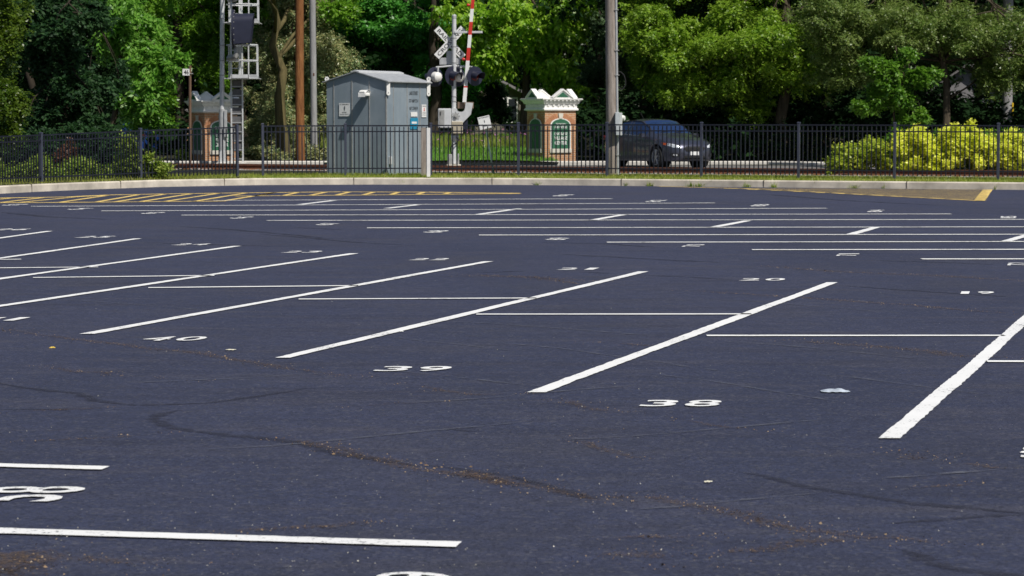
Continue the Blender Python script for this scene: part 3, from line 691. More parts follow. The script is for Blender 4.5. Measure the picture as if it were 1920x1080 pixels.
# ------------------------------------------------------------------ fence
POSTS = [(-290, 261, 359), (-105, 255, 352), (78, 248, 345.5), (264, 240, 337.5), (445, 233.5, 330.5), (493, 231, 329.5), (648, 230.5, 329), (808, 230, 329), (972, 229, 328.5), (1138, 228.5, 329.5), (1315, 228.5, 331.5), (1497, 228.5, 333), (1677, 229, 334.5), (1871, 230, 336), (2066, 231, 338)]
def kerb_k(x):
    for (x0, y0), (x1, y1) in zip(KERB, KERB[1:]):
        if x0 <= x <= x1: return (y0 + (y1 - y0) * (x - x0) / (x1 - x0) - HY) / H
    return (KERB[-1][1] - HY) / H
def fence(label, posts):
    b0 = at(posts[0][0], posts[0][2], kerb_k(posts[0][0]) * .985); root = empty('metal_fence', b0, label, 'fence', 0, 'black metal fences along the kerb')
    P = []
    for x, yt, yb in posts:
        k = kerb_k(x) * .985; b = at(x, yb, k) - b0; t = at(x, yt, k) - b0; P.append((b, t.z))
    for i, (b, zt) in enumerate(P):
        d = ((P[min(i + 1, len(P) - 1)][0]) - P[max(i - 1, 0)][0]); a = math.atan2(d.y, d.x)
        mb = MB(Matrix.Translation((b.x, b.y, 0)) @ Matrix.Rotation(a, 4, 'Z')); mb.box(-.036, .036, -.036, .036, b.z - .25, zt - .035, .006)
        po = mb.build('post', 'fence_post', root)
        mb = MB(Matrix.Translation((b.x, b.y, 0)) @ Matrix.Rotation(a, 4, 'Z'))
        mb.loft([[(sx * s, sy * s, z) for sx, sy in ((-1, -1), (1, -1), (1, 1), (-1, 1))] for s, z in ((.041, zt - .035), (.041, zt - .015), (.03, zt - .003), (.008, zt))]); mb.build('cap', 'fence_post', po)
    for (b0_, z0), (b1_, z1) in zip(P, P[1:]):
        rails = MB(); bars = MB(); brk = rails; d = (b1_ - b0_); d.z = 0; L = d.length; t = d.normalized(); q = Vector((-t.y, t.x, 0))
        def rail(f0, hh):
            a0, a1 = b0_.z + (z0 - b0_.z) * f0, b1_.z + (z1 - b1_.z) * f0
            ring = lambda p, z: [tuple(Vector((p.x, p.y, z)) + q * sy * .016 + Vector((0, 0, sz * hh))) for sy, sz in ((-1, -1), (1, -1), (1, 1), (-1, 1))]
            rails.loft([ring(b0_ + t * .03, a0), ring(b1_ - t * .03, a1)])
            for e, z in ((b0_ + t * .05, a0), (b1_ - t * .05, a1)):
                brk.m = Matrix(((t.x, q.x, 0, e.x), (t.y, q.y, 0, e.y), (0, 0, 1, z), (0, 0, 0, 1))); brk.box(-.02, .02, -.024, .024, -hh - .008, hh + .008); rails.m = Matrix.Identity(4)
        rail(.945, .019); rail(.835, .017); rail(.135, .017)
        n = max(2, round(L / .125))
        for j in range(1, n):
            s = j / n; p = b0_ + (b1_ - b0_) * s; zt = z0 + (z1 - z0) * s; hgt = zt - p.z
            bars.m = Matrix(((t.x, q.x, 0, p.x), (t.y, q.y, 0, p.y), (0, 0, 1, 0), (0, 0, 0, 1)))
            bars.box(-.014, .014, -.0125, .0125, p.z + .045 * hgt, p.z + .925 * hgt)
        pn = rails.build('panel', 'fence', root); bars.build('pickets', 'fence', pn); 
    return root
fence('short run of black metal fence dropping towards the dark trees, ending beside the shed run', POSTS[:5])
fence('long level run of black metal fence in front of the shed and the car', POSTS[5:])
# ------------------------------------------------------------------ helper for things measured in the picture
class T:
    def __init__(s, name, x, yb, k, label, cat, rz=0, group=None):
        s.x, s.yb, s.k = x, yb, k; s.o = empty(name, at(x, yb, k), label, cat, rz, group)
    def p(s, x, y, d=0.): return Vector(((x - s.x) / s.k, d, (s.yb - y) / s.k))
    def box(s, name, x0, x1, y0, y1, d0, d1, mat, parent=None, bev=.008, mb=None):
        b = mb or MB(); a, c = s.p(x0, y1), s.p(x1, y0); b.box(a.x, c.x, d0, d1, a.z, c.z, bev)
        return None if mb else b.build(name, mat, parent or s.o)
    def tube(s, name, pts, r, mat, parent=None, n=8, mb=None, smooth=True):
        b = mb or MB(); b.tube([s.p(*q) for q in pts], r, n)
        return None if mb else b.build(name, mat, parent or s.o, smooth)
    def prism(s, name, pts, d0, d1, mat, parent=None):
        b = MB(); b.prism([(s.p(x, y).x, s.p(x, y).z) for x, y in pts], d0, d1); return b.build(name, mat, parent or s.o)
    def text(s, name, t, x0, x1, y0, y1, d, mat, parent, bold=.02, rot=0.):
        b = MB(); c = s.p((x0 + x1) / 2, (y0 + y1) / 2, d)
        text_on(b, t, (x1 - x0) / s.k, (y1 - y0) / s.k, Matrix.Translation(c) @ Matrix.Rotation(rot, 4, 'Y'), bold); return b.build(name, mat, parent)
# ------------------------------------------------------------------ equipment shed
al = R(-28.7); KS = 65.5
sh_c = at(725, 325, KS); W1, W2, SH = 2.03, 2.32, 2.62
shed = empty('equipment_shed', sh_c, 'grey galvanised equipment shed with a low gabled roof behind the fence', 'shed', -al * 0)
shed.rotation_euler = (0, 0, R(-28.7))
# local: near corner at the origin, gable face along -x (facing -y), side face along +y (facing +x)
AP = .27
mb = MB(); mb.prism([(-W1, -.15), (0, -.15), (0, SH), (-W1 / 2, SH + AP), (-W1, SH)], 0, W2); mb.build('wall', 'shed', shed)
seams = MB()
for x in (-W1 + .25, -W1 + .87, -W1 + 1.46): seams.box(x - .012, x + .012, -.014, .002, -.1, SH + .02)
seams.box(-.03, .004, -.006, .03, -.1, SH - .02)
for y in (.37, 1.13, 1.85): seams.box(-.002, .014, y - .012, y + .012, -.1, SH - .02)
seams.build('seam', 'galv_dull', shed)
mb = MB(); ov = .11; th = .026
for s in (-1, 1):
    e = (-W1 / 2 + s * (W1 / 2 + ov), SH - AP * ov / (W1 / 2) + .01); a = (-W1 / 2, SH + AP + .01)
    mb.prism([e, a, (a[0], a[1] + th), (e[0], e[1] + th)] if s < 0 else [a, e, (e[0], e[1] + th), (a[0], a[1] + th)], -.07, W2 + .07)
rf = mb.build('roof', 'galv', shed)
mb = MB(); mb.prism([(-W1 / 2 - .14, SH + AP - .01), (-W1 / 2, SH + AP + .028), (-W1 / 2 + .14, SH + AP - .01), (-W1 / 2 + .14, SH + AP + .025), (-W1 / 2, SH + AP + .065), (-W1 / 2 - .14, SH + AP + .025)], -.08, W2 + .08); mb.build('ridge_cap', 'silver', rf)
def lug(x, y, z, rz, mtop):
    mb = MB(Matrix.Translation((x, y, z)) @ Matrix.Rotation(rz, 4, 'Z'))
    hole, out = [], []
    mb.box(-.055, .055, -.012, .012, -.28 if not mtop else -.02, .02)
    for i in range(13):
        a = math.pi * 2 * i / 12; out.append((.062 * math.cos(a), .068 * math.sin(a) + (.07 if mtop else -.31))); hole.append((.02 * math.cos(a), .022 * math.sin(a) + (.07 if mtop else -.31)))
    vs = [(p[0], y_, p[1]) for y_ in (-.014, .014) for p in out + hole]; n_ = 13; fs = []
    for i in range(12):
        fs += [(i, i + 1, n_ + i + 1, n_ + i), (2 * n_ + i + 1, 2 * n_ + i, 3 * n_ + i, 3 * n_ + i + 1), (i, i + 1, 2 * n_ + i + 1, 2 * n_ + i), (n_ + i, n_ + i + 1, 3 * n_ + i + 1, 3 * n_ + i)]
    mb.add(vs, fs); mb.build('lifting_lug', 'white', shed)
lug(.05, .02, SH - .02, R(60), False); lug(.05, W2 - .05, SH - .02, R(60), False)
lug(-W1 - .02, .05, SH + .02, R(20), True); lug(.06, W2 - .05, SH + .03, R(20), True)
mb = MB(); mb.lathe([(0, .085), (1, .085)], (-.62, -.005, SH - .34), (-.62, -.03, SH - .34), 14); fl = mb.build('floodlight', 'cream', shed)
mb = MB(); mb.loft([[(-.62 + sx * wx, yy, SH - .34 + zz) for sx in (-1, 1)] for wx, yy, zz in ((.12, -.03, .03), (.13, -.12, .10), (.13, -.24, .08), (.12, -.33, .0), (.12, -.34, -.10))], False, False)
mb.box(-.73, -.51, -.30, -.05, SH - .42, SH - .33, .02); mb.box(-.72, -.52, -.33, -.06, SH - .33, SH - .27, .02); mb.build('lamp_hood', 'cream', fl)
def plate(parent, cx, cz, wd, ht, mat, lines, side='g', name='notice_plate'):
    """a thin plate on the gable face ('g') or on the side face ('s') with lines of (text, cx, cz, width, height, material)"""
    m = Matrix.Identity(4) if side == 'g' else Matrix.Rotation(R(90), 4, 'Z')
    mb = MB(m); mb.box(cx - wd / 2, cx + wd / 2, -.022, -.016, cz - ht / 2, cz + ht / 2); pl = mb.build(name, mat, parent)
    for t, x, z, tw, thh, mt in lines:
        mb = MB(); text_on(mb, t, tw, thh, m @ Matrix.Translation((cx + x, -.0245, cz + z)), .01); mb.build('lettering', mt, pl)
    return pl
pl = plate(shed, -1.41, 1.82, .36, .38, 'sign_white', [('NO TRESPASSING', 0, .15, .31, .035, 'ink'), ('DANGER', 0, -.08, .16, .035, 'ink'), ('RAILROAD PROPERTY', 0, -.135, .30, .025, 'ink')])
mb = MB(); mb.tube([(-1.40, -.0245, 1.92), (-1.395, -.0245, 1.86)], .012, 6); mb.tube([(-1.42, -.0245, 1.84), (-1.395, -.0245, 1.86), (-1.40, -.0245, 1.80)], .008, 6); mb.build('pictogram', 'ink', pl)
pl = plate(shed, 2.06, 1.79, .26, .37, 'sign_white', [('NO TRESPASSING', 0, .14, .22, .03, 'ink'), ('DANGER', 0, -.06, .2, .03, 'ink'), ('RAILROAD PROPERTY', 0, -.12, .21, .022, 'ink')], 's')
mb = MB(Matrix.Rotation(R(90), 4, 'Z')); mb.tube([(2.06, -.0245, 1.88), (2.06, -.0245, 1.80)], .014, 6); mb.tube([(2.03, -.0245, 1.78), (2.06, -.0245, 1.81), (2.09, -.0245, 1.79)], .01, 6); mb.build('pictogram', 'red', pl)
pl = plate(shed, 1.50, 1.42, .42, .33, 'blue_sign', [], 's')
mb = MB(Matrix.Rotation(R(90), 4, 'Z')); mb.box(1.36, 1.64, -.0255, -.0225, 1.415, 1.475); mb.box(1.40, 1.58, -.0255, -.0225, 1.345, 1.365); mb.build('emblem', 'sign_white', pl)
pl = plate(shed, 1.50, 1.69, .36, .13, 'sign_white', [], 's', 'sticker')
for t, z, tw in (('LAKE STREET', 2.30, .50), ('DOT #689 725 H', 2.075, .52), ('N.P. CW45.99', 1.86, .46)):
    mb = MB(); text_on(mb, t, tw, .105, Matrix.Rotation(R(90), 4, 'Z') @ Matrix.Translation((1.50, -.004, z)), .012); mb.build('lettering', 'ink', shed)
mb = MB(); mb.box(.004, .07, .1, .2, .25, .48, .01); mb.build('outlet_box', 'silver', shed)
# wooden stake and white marker beside the shed
t = T('wooden_post', 795, 327, 66.2, 'weathered grey wooden board standing upright against the shed', 'post')
t.box('board', 789.5, 799, 241, 332, -.02, .03, 'wood_grey', bev=.01)
t.prism('chamfered_top', [(789.5, 241.2), (799, 241.2), (797, 239), (791, 239.6)], -.02, .03, 'wood_grey')
t = T('marker_post', 803.5, 327, 66.8, 'white flat marker post between the weathered board and a fence post', 'post')
t.box('blade', 800, 806.8, 240, 332, -.01, .01, 'white', bev=.006); t.tube('ground_stake', [(803.4, 300, .014), (803.4, 335, .014)], .012, 'galv_dull')
# ------------------------------------------------------------------ brick sign pillars
PW, PB = .645, 1.85
def pillar(x_corner, yb, k, label, lines):
    c = at(x_corner, yb, k); rz = R(29.6)
    off = Matrix.Rotation(rz, 4, 'Z') @ Vector((PW, PW, 0)); root = empty('brick_sign_pillar', c + off, label, 'sign pillar', rz, 'brick village sign pillars')
    mb = MB(); mb.box(-PW, PW, -PW, PW, -.1, PB); mb.build('brick_body', 'brick', root)
    sq = lambda r, z: [(-r, -r, z), (r, -r, z), (r, r, z), (-r, r, z)]
    mb = MB(); mb.loft([sq(PW + .03, PB), sq(PW + .075, PB + .015), sq(PW + .075, PB + .07), sq(PW + .035, PB + .10), sq(PW + .035, PB + .23), sq(PW + .09, PB + .26), sq(PW + .12, PB + .33), sq(PW + .19, PB + .40), sq(PW + .19, PB + .435), sq(PW + .15, PB + .44)])
    cor = mb.build('cornice', 'cream', root)
    den = MB()
    for q in range(4):
        den.m = Matrix.Rotation(q * math.pi / 2, 4, 'Z')
        for i in range(6):
            u = -PW + .11 + i * (2 * PW - .22) / 5; den.box(u - .03, u + .03, -PW - .075, -PW - .036, PB + .17, PB + .228)
        for u in np.linspace(-PW - .02, PW + .02, 9): den.box(u - .025, u + .025, -PW - .175, -PW - .10, PB + .345, PB + .388)
    den.build('dentils', 'cream', cor)
    for q in range(4):
        m = Matrix.Rotation(q * math.pi / 2, 4, 'Z')
        mb = MB(m); y0 = -PW - .19
        mb.prism([(-.40, PB + .44), (.40, PB + .44), (.40, PB + .47), (0, PB + .76), (-.40, PB + .47)], y0 + .02, y0 + .16); g = mb.build('gable', 'cream', root)
        mb = MB(m); mb.prism([(-.43, PB + .438), (0, PB + .735), (.43, PB + .438), (.43, PB + .485), (0, PB + .79), (-.43, PB + .485)], y0 - .02, y0 + .18); mb.build('gable_coping', 'cream', g)
        mb = MB(m); mb.prism([(-.26, PB + .485), (.26, PB + .485), (0, PB + .67)], y0 + .012, y0 + .03); mb.build('gable_panel', 'green_board', g)
        if q in (0, 3):
            def arch(hw, zb_, zs, r, n=14, z_off=0): return [(-hw, zb_), (hw, zb_)] + [(hw * math.cos(math.pi * i / n), zs + r * math.sin(math.pi * i / n)) for i in range(n + 1)]
            mb = MB(m); mb.prism(arch(.425, .48, 1.33, .245), -PW - .028, -PW + .01); fr = mb.build('board_frame', 'cream', root)
            mb = MB(m); mb.prism(arch(.385, .48, 1.32, .225), -PW - .036, -PW - .02); bo = mb.build('sign_board', 'green_board', root)
            mb = MB(m); mb.box(-.45, .45, -PW - .06, -PW + .01, .33, .478, .01); mb.build('sill', 'limestone', root)
            mb = MB(m); mb.prism([(-.07, 1.565), (.07, 1.565), (.10, 1.76), (-.10, 1.76)], -PW - .045, -PW + .01); mb.build('keystone', 'limestone', root)
            vo = MB(m)
            for i in range(19):
                a = math.pi * (.04 + .92 * i / 18); a2 = .066
                if abs(a - math.pi / 2) < .2: continue
                ring = [((.435 + dr_) * math.cos(a + s * a2), 1.33 + (.255 + dr_ * .85) * math.sin(a + s * a2)) for s, dr_ in ((-1, 0), (1, 0), (1, .19), (-1, .19))]
                vo.prism(ring, -PW - .012, -PW + .005)
            vo.build('brick_arch', 'brick_arch', root)
            if q == 0:
                for tx, z, tw, hh in lines:
                    mb = MB(); text_on(mb, tx, tw, hh, m @ Matrix.Translation((0, -PW - .039, z)), .018); mb.build('lettering', 'sign_white', bo)
            else:
                mb = MB(m)
                for i in range(18):
                    a0, a1 = 2 * math.pi * i / 24 + .4, 2 * math.pi * (i + .55) / 24 + .4
                    mb.add([(r_ * math.cos(a), -PW - .039, .98 + r_ * math.sin(a)) for r_ in (.19, .235) for a in (a0, a1)], [(0, 1, 3, 2)])
                mb.build('round_emblem', simple('faded_grey_lettering', (.16, .2, .19), .6), bo)
    return root
pillar(1021.7, 304, 52, 'sunlit brick sign pillar with white gables and green board, right of the crossing signal', [('THANK YOU', 1.36, .42, .085), ('FOR VISITING', 1.255, .5, .085), ('GRAYSLAKE', 1.02, .54, .10), ('VILLAGE', .865, .54, .135), ('CENTER', .69, .52, .135)])
pillar(384, 307, 51.5, 'shaded brick sign pillar partly hidden by the railway signal mast', [('SHOPPING', 1.30, .5, .10), ('GRAYSLAKE', 1.02, .54, .10), ('VILLAGE', .865, .54, .135), ('CENTER', .69, .52, .135)])
# ------------------------------------------------------------------ crossing signal
t = T('crossing_signal', 851, 311, 55, 'railroad crossing signal with crossbuck, red lamps and raised striped gate', 'crossing signal')
t.box('foundation', 838, 864, 308.5, 318, -.25, .25, 'concrete')
mast = t.tube('mast', [(851, 307), (851, 290), (851.5, 180), (852, 31)], [.085, .075, .075, .073], 'silver', n=14)
t.tube('mast_cap', [(852, 36), (852, 31), (852, 29)], [.082, .082, .05], 'galv', mast, 14)
for y in (63, 72, 88, 118, 181, 190): t.tube('clamp_band', [(852, y), (852, y + 1.5)], .083, 'galv_dull', mast, 14)
for nm, a, b, tx in (('blade', (819.5, 55), (868, 107), 'RAILROAD'), ('blade', (819.5, 106.5), (868, 54.5), 'CROSSING')):
    c = t.p((a[0] + b[0]) / 2, (a[1] + b[1]) / 2, .16 if tx == 'CROSSING' else .172); L = math.hypot(b[0] - a[0], b[1] - a[1]) / t.k + .04
    ang = math.atan2((a[1] - b[1]), (b[0] - a[0]))
    mtx = Matrix.Translation(c) @ Matrix.Rotation(-ang, 4, 'Y')
    mb = MB(mtx); mb.box(-L / 2, L / 2, -.004, .004, -.115, .115); bl_ = mb.build('crossbuck_blade', 'sign_white', t.o)
    mb = MB(); text_on(mb, tx, L * .88, .135, mtx @ Matrix.Translation((0, -.0075, 0)), .012); mb.build('lettering', 'ink', bl_)
t.box('side_bar', 853, 905, 60, 64, -.11, -.07, 'silver')
ts = t.box('track_count_plate', 824, 863, 109, 122, .20, .21, 'galv'); t.box('plate_stem', 837, 848.5, 96, 110, .203, .215, 'galv', ts)
t.tube('lamp_crossarm', [(818, 127, 0), (848, 124.5, 0), (882, 126, 0)], .03, 'silver')
t.tube('cable', [(858, 124, -.06), (862, 130, -.1), (872, 128, -.1)], .012, 'rubber')
def flasher(x, y, facing, lab):
    c = t.p(x, y, 0); d = Vector((.62, -.78, 0)).normalized() * facing
    q = Vector((-d.y, d.x, 0))
    mb = MB(); c1 = c + d * .10
    mb.lathe([(0, .30), (.5, .335), (1, .335)], c1 - d * .01, c1 + d * .012, 26); disc = mb.build('lamp_backing', 'black', t.o, True)
    mb = MB(); mb.lathe([(0, .03), (.06, .09), (.25, .155), (.6, .175), (1, .175)], c1 - d * .27, c1 - d * .012, 18); mb.build('lamp_housing', 'white', disc, True)
    mb = MB(); mb.lathe([(0, .165), (.6, .13), (1, .02)], c1 + d * .014, c1 + d * .07, 18); mb.build('lens', 'red_lens', disc, True)
    hd = MB(); rows = []
    for i in range(13):
        a = R(-20) + R(220) * i / 12; o_ = q * math.cos(a) * .175 + Vector((0, 0, math.sin(a) * .175)); i_ = o_ * .965
        ln = .30 + .16 * max(0, math.sin(a)); sl_ = Vector((0, 0, -.05))
        rows.append([c1 + d * .012 + o_, c1 + d * ln + o_ + sl_, c1 + d * ln + i_ + sl_, c1 + d * .012 + i_])
    hd.loft(rows, True, True); hd.build('lamp_hood', 'black', disc, True)
    mb = MB(); mb.tube([c - d * .08 + Vector((0, 0, .12)), c - d * .08 + Vector((0, 0, .34))], .028, 8); mb.build('lamp_bracket', 'silver', disc, True)
flasher(819, 145, -1, 'a'); flasher(846, 143.5, 1, 'b'); flasher(861.5, 145, -1, 'a'); flasher(887, 143.5, 1, 'b')
rc = t.box('relay_case', 822, 846.5, 204, 240, -.30, .10, 'silver', bev=.02); t.box('case_door', 824, 834, 207, 236, -.312, -.30, 'galv_dull', rc); t.box('latch', 825.5, 827.5, 210, 217, -.33, -.312, 'ink', rc)
zz = lambda L: [(720 + x / 6, 150 + y / 6) for x, y in L]
ga = t.prism('counterweight_arm', zz([(765, 318), (820, 322), (828, 348), (845, 358), (880, 360), (900, 350), (912, 330), (920, 255), (1004, 262), (978, 390), (890, 482), (765, 470)]), -.20, -.06, 'silver')
mb = MB(); mb.lathe([(0, .09), (.5, .09), (.5, .05), (1, .045)], t.p(855, 217.5, -.20), t.p(855, 217.5, -.28), 16); mb.build('pivot_hub', 'galv_dull', ga, True)
mb = MB()
for i in range(8): mb.lathe([(0, .018), (1, .016)], t.p(855, 217.5, -.20) + Vector((math.cos(i * .785) * .125, 0, math.sin(i * .785) * .125)), t.p(855, 217.5, -.225) + Vector((math.cos(i * .785) * .125, 0, math.sin(i * .785) * .125)), 6)
mb.build('pivot_bolts', 'galv_dull', ga)
t.box('gate_motor_case', 847, 868, 228, 251, -.26, .15, simple('tan_motor_case', (.42, .37, .28), .6), bev=.02)
t.box('weight_bracket', 858, 888, 192, 204, -.04, .02, simple('brown_steel', (.20, .14, .10), .7, .2)); t.box('counterweight', 867, 877, 224, 243, -.1, .2, 'black')
t.tube('flexible_conduit', [(850, 252, -.1), (861, 262, -.16), (856, 268, -.18), (846, 275, -.18), (845, 282, -.15), (848, 292, -.1)], .022, 'rubber')
jb = t.tube('junction_drum', [(846, 257, -.02), (860, 257, -.02)], .13, 'galv', n=14)
t.box('base_box', 839, 848, 289, 309, -.18, .05, 'galv_dull', bev=.015); t.box('base_bracket', 858, 861, 288, 309, -.06, .05, 'galv_dull')
# the raised gate arm: red and white bands, each a part
A0, A1 = Vector((871.0, 192)), Vector((892.5, -60)); nb = 15
edges = [0, .07, .165, .225, .32, .415, .515, .605, .70, .80, .90, 1.0]
ys = [192, 177, 165, 162, 148, 115, 91, 67, 43, 19, -5, -29, -60]
arm = None; cols = ['sign_white', 'sign_white', 'red', 'sign_white', 'sign_white', 'red', 'sign_white', 'red', 'sign_white', 'red', 'sign_white', 'red']
for i in range(len(ys) - 1):
    y0, y1 = ys[i], ys[i + 1]; xx = lambda y: A0.x + (A1.x - A0.x) * (A0.y - y) / (A0.y - A1.y)
    wd = 3.5 - .6 * (192 - y0) / 250
    ob = t.prism('gate_arm' if arm is None else 'gate_band', [(xx(y0) - wd, y0), (xx(y0) + wd, y0), (xx(y1) + wd, y1), (xx(y1) - wd, y1)], -.17, -.13, cols[i], arm)
    if arm is None: arm = ob
for x, y in ((869.5, 112.5), (878.5, 12)):
    mb = MB(); c = t.p(x, y, -.15); mb.lathe([(0, .01), (.15, .045), (.5, .058), (.85, .045), (1, .01)], c - Vector((.058, 0, 0)), c + Vector((.058, 0, 0)), 12); lm = mb.build('gate_lamp', 'red', arm, True)
    mb = MB(); mb.tube([c, c + Vector((.08, 0, 0))], .018, 6); mb.build('lamp_stalk', 'black', lm)
# ------------------------------------------------------------------ railway signal mast with cages and ladder
t = T('railway_signal', 416, 309.5, 53.6, 'tall silver railway signal mast with caged platforms, ladder and black hood', 'railway signal')
t.box('foundation', 404, 462, 305, 316, -.3, .3, 'concrete_far')
t.tube('mast', [(416.5, 306), (417, 205), (418, 120), (419.5, 0), (421, -90)], [.085, .082, .08, .078, .076], 'silver', n=14)
t.tube('mast_sleeve', [(417, 286), (417.4, 206)], [.115, .115], 'galv', n=14)
t.prism('base_gusset', [(409, 306), (427, 306), (421, 284), (413.5, 284)], -.16, .16, 'silver')
t.box('cable_duct', 421.5, 427, 207, 257, -.16, -.06, 'galv', bev=.01)
for y in (36, 85.5, 114, 141, 205): t.tube('clamp_band', [(418, y), (418, y + 1.6)], .095, 'galv_dull', n=14)
# ladder, rails slightly turned
lad = MB()
for x in (434.5, 455.5): t.box('', x - 1.3, x + 1.3, -90, 306, -.02, .05, '', mb=lad, bev=.004)
ld = lad.build('ladder_rail', 'silver', t.o)
rg = MB()
for i in range(24):
    y = 298 - 16.9 * i
    t.box('', 435.5, 454.5, y - .8, y + .8, 0, .03, '', mb=rg, bev=0)
rg.build('rung', 'galv', ld)
gt = MB()
for i in range(8): t.box('', 436.3, 454.2, 151 + i * 16.9, 151 + i * 16.9 + 14.5, .035, .045, '', mb=gt, bev=0)
gt.build('guard_plate', 'grating', ld)
def cage(y_floor, y_mid, y_top, x0, xm, x1):
    fl_ = t.prism('cage_floor', [(x0 + 14, y_floor - 8), (xm, y_floor - 8), (xm, y_floor), (x0 + 14, y_floor)], -.62, -.60, 'silver')
    mb = MB(); t.box('', x0, x1 + 3, y_floor - 1.5, y_floor, -.62, .55, '', mb=mb, bev=.004); mb.build('floor_plate', 'silver', fl_)
    t.prism('kick_plate', [(xm + .5, y_floor - 8), (x1, y_floor - 8), (x1 + 6, y_floor - .6), (xm + .5, y_floor - .6)], -.60, -.58, 'galv', fl_)
    rl = MB(); s = 1.1
    for x, d in ((x0 + 14, -.6), (xm, -.6), (x1, -.3), (x1 - 3, .5), (x0 + 22, .5), (x0 + 4, .3), (x0 + 28, -.1)):
        t.box('', x - s, x + s, y_top, y_floor - 1, d - .02, d + .02, '', mb=rl, bev=0)
    for y in (y_mid, y_top):
        for (xa, da), (xb, db) in (((x0 + 14, -.6), (xm, -.6)), ((xm, -.6), (x1, -.3)), ((x1, -.3), (x1 - 3, .5)), ((x1 - 3, .5), (x0 + 22, .5)), ((x0 + 22, .5), (x0 + 4, .3)), ((x0 + 2, -.05), (x0 + 14, -.6))):
            a, b = t.p(xa, y, da), t.p(xb, y, db); rl.tube([a, b], .026, 6)
    rl.build('cage_rail', 'silver', fl_)
cage(149, 115, 86, 425, 471, 485); cage(46, 11, -20, 426, 472, 487)
# signal head: hood seen from the side
HD = -.95; t.x -= 6.2; hood = MB(); rows = []
zt_, zb0, zb1 = t.p(0, 30).z, t.p(0, 86).z, t.p(0, 82.5).z; hw_ = .30
def tunnel(r, zb_, zt__): return [(-r, zb_)] + [(-r * math.cos(math.pi * i / 14), zt__ - r + r * math.sin(math.pi * i / 14)) for i in range(15)] + [(r, zb_)]
for (y0_, z0_), (y1_, z1_), (y2_, z2_), (y3_, z3_) in zip(tunnel(hw_, zb0, zt_), tunnel(hw_ * .95, zb1, zt_ + .02), tunnel(hw_ * .95 - .012, zb1, zt_ + .008), tunnel(hw_ - .012, zb0, zt_ - .012)):
    x0_, x1_ = t.p(441, 0).x, t.p(478, 0).x - .13 * (1 - (z1_ - zb1) / (zt_ - zb1))
    rows.append([(x0_, HD + y0_, z0_), (x1_, HD + y1_, z1_), (x1_, HD + y2_, z2_), (x0_, HD + y3_, z3_)])
zc_ = t.p(0, 57.5).z
bk = MB(); bk.loft([[(t.p(x, 0).x, HD + .40 * math.cos(2 * math.pi * j / 24), zc_ + .66 * math.sin(2 * math.pi * j / 24)) for j in range(24)] for x in (437.5, 441.5)]); sb = bk.build('signal_backing', 'black', t.o, True)
hood.loft(rows, True, True); hood.build('signal_hood', 'black', sb, True)
bo = MB()
for i in range(9):
    a = R(100) + R(160) * i / 8; bo.lathe([(0, .02), (1, .018)], (t.p(441.5, 0).x, HD + .38 * math.cos(a), zc_ + .62 * math.sin(a)), (t.p(442.5, 0).x, HD + .38 * math.cos(a), zc_ + .62 * math.sin(a)), 6)
bo.build('backing_bolts', 'galv_dull', sb)
t.tube('signal_bracket', [(425, 110, 0), (430, 110, -.5), (439, 110, -.88), (443, 108, HD), (445, 103, HD), (445, 90, HD)], .10, 'galv_dull', n=12)
t.tube('upper_bracket', [(427, 2, 0), (440, 2, -.7), (449, -3, HD), (450, -14, HD)], .10, 'galv_dull', n=12); t.x += 6.2
# milepost
t = T('milepost', 357, 309, 53.4, 'thin brown metal post carrying a small white plate numbered 46', 'milepost')
t.tube('pole', [(356.5, 310), (358, 124)], .048, simple('brown_steel_post', (.16, .095, .06), .7, .2), n=8)
pl_ = t.box('number_plate', 344.5, 357.5, 130, 142.3, -.09, -.075, 'sign_white', bev=0); t.text('lettering', '46', 347, 356, 132, 140.5, -.094, 'ink', pl_)
t.tube('cross_bolt', [(352, 139, -.06), (364, 139, -.06)], .014, 'galv_dull')
# leaning white sign
t = T('warning_sign', 926, 327, 65.8, 'small white warning sign tilted on a leaning green post behind the fence', 'sign')
po = t.prism('post', [(925, 330), (928.6, 330), (912.5, 242), (909.5, 242)], -.01, .03, 'green_metal')
mtx = Matrix.Translation(t.p(908.8, 230, -.02)) @ Matrix.Rotation(R(-13), 4, 'Y')
mb = MB(mtx); mb.box(-.17, .17, -.006, .006, -.18, .18); pl_ = mb.build('plate', 'sign_white', t.o)
for tx, z, tw, hh in (('NO TRESPASSING', .145, .29, .03), ('DANGER', -.10, .17, .03)):
    mb = MB(); text_on(mb, tx, tw, hh, mtx @ Matrix.Translation((0, -.009, z)), .01); mb.build('lettering', 'ink', pl_)
mb = MB(mtx); mb.tube([(0, -.008, .07), (.005, -.008, .0)], .009, 6); mb.build('pictogram', 'ink', pl_)
# ------------------------------------------------------------------ utility poles
t = T('utility_pole', 563, 309, 51.5, 'reddish brown wooden utility pole left of the shed', 'utility pole', group='wooden utility poles')
t.tube('shaft', [(563.5, 318), (562.5, 160), (563.5, 0), (564.5, -200)], [.168, .158, .15, .14], 'wood_brown', n=16)
t = T('utility_pole', 589, 305, 49.5, 'slender silver-grey utility pole between the brown pole and the shed', 'utility pole', group='wooden utility poles')
t.tube('shaft', [(589.5, 316), (588.5, 160), (587.5, 0), (586.5, -200)], [.128, .122, .118, .11], 'wood_pale', n=14); t.box('tag', 588.5, 591, 138, 143, -.128, -.115, 'rust', bev=0)
t = T('utility_pole', 1149, 329, 66.3, 'thick weathered grey utility pole with conduit and electricity meter beside the car', 'utility pole', group='wooden utility poles')
t.tube('shaft', [(1148.5, 338), (1147, 200), (1144.5, 0), (1142, -200)], [.178, .168, .160, .15], 'wood_grey', n=18)
cd = t.tube('conduit', [(1158, 334, -.12), (1157.5, 256, -.12), (1156.5, 205, -.12), (1153.8, 0, -.12), (1151.5, -200, -.12)], .034, 'galv')
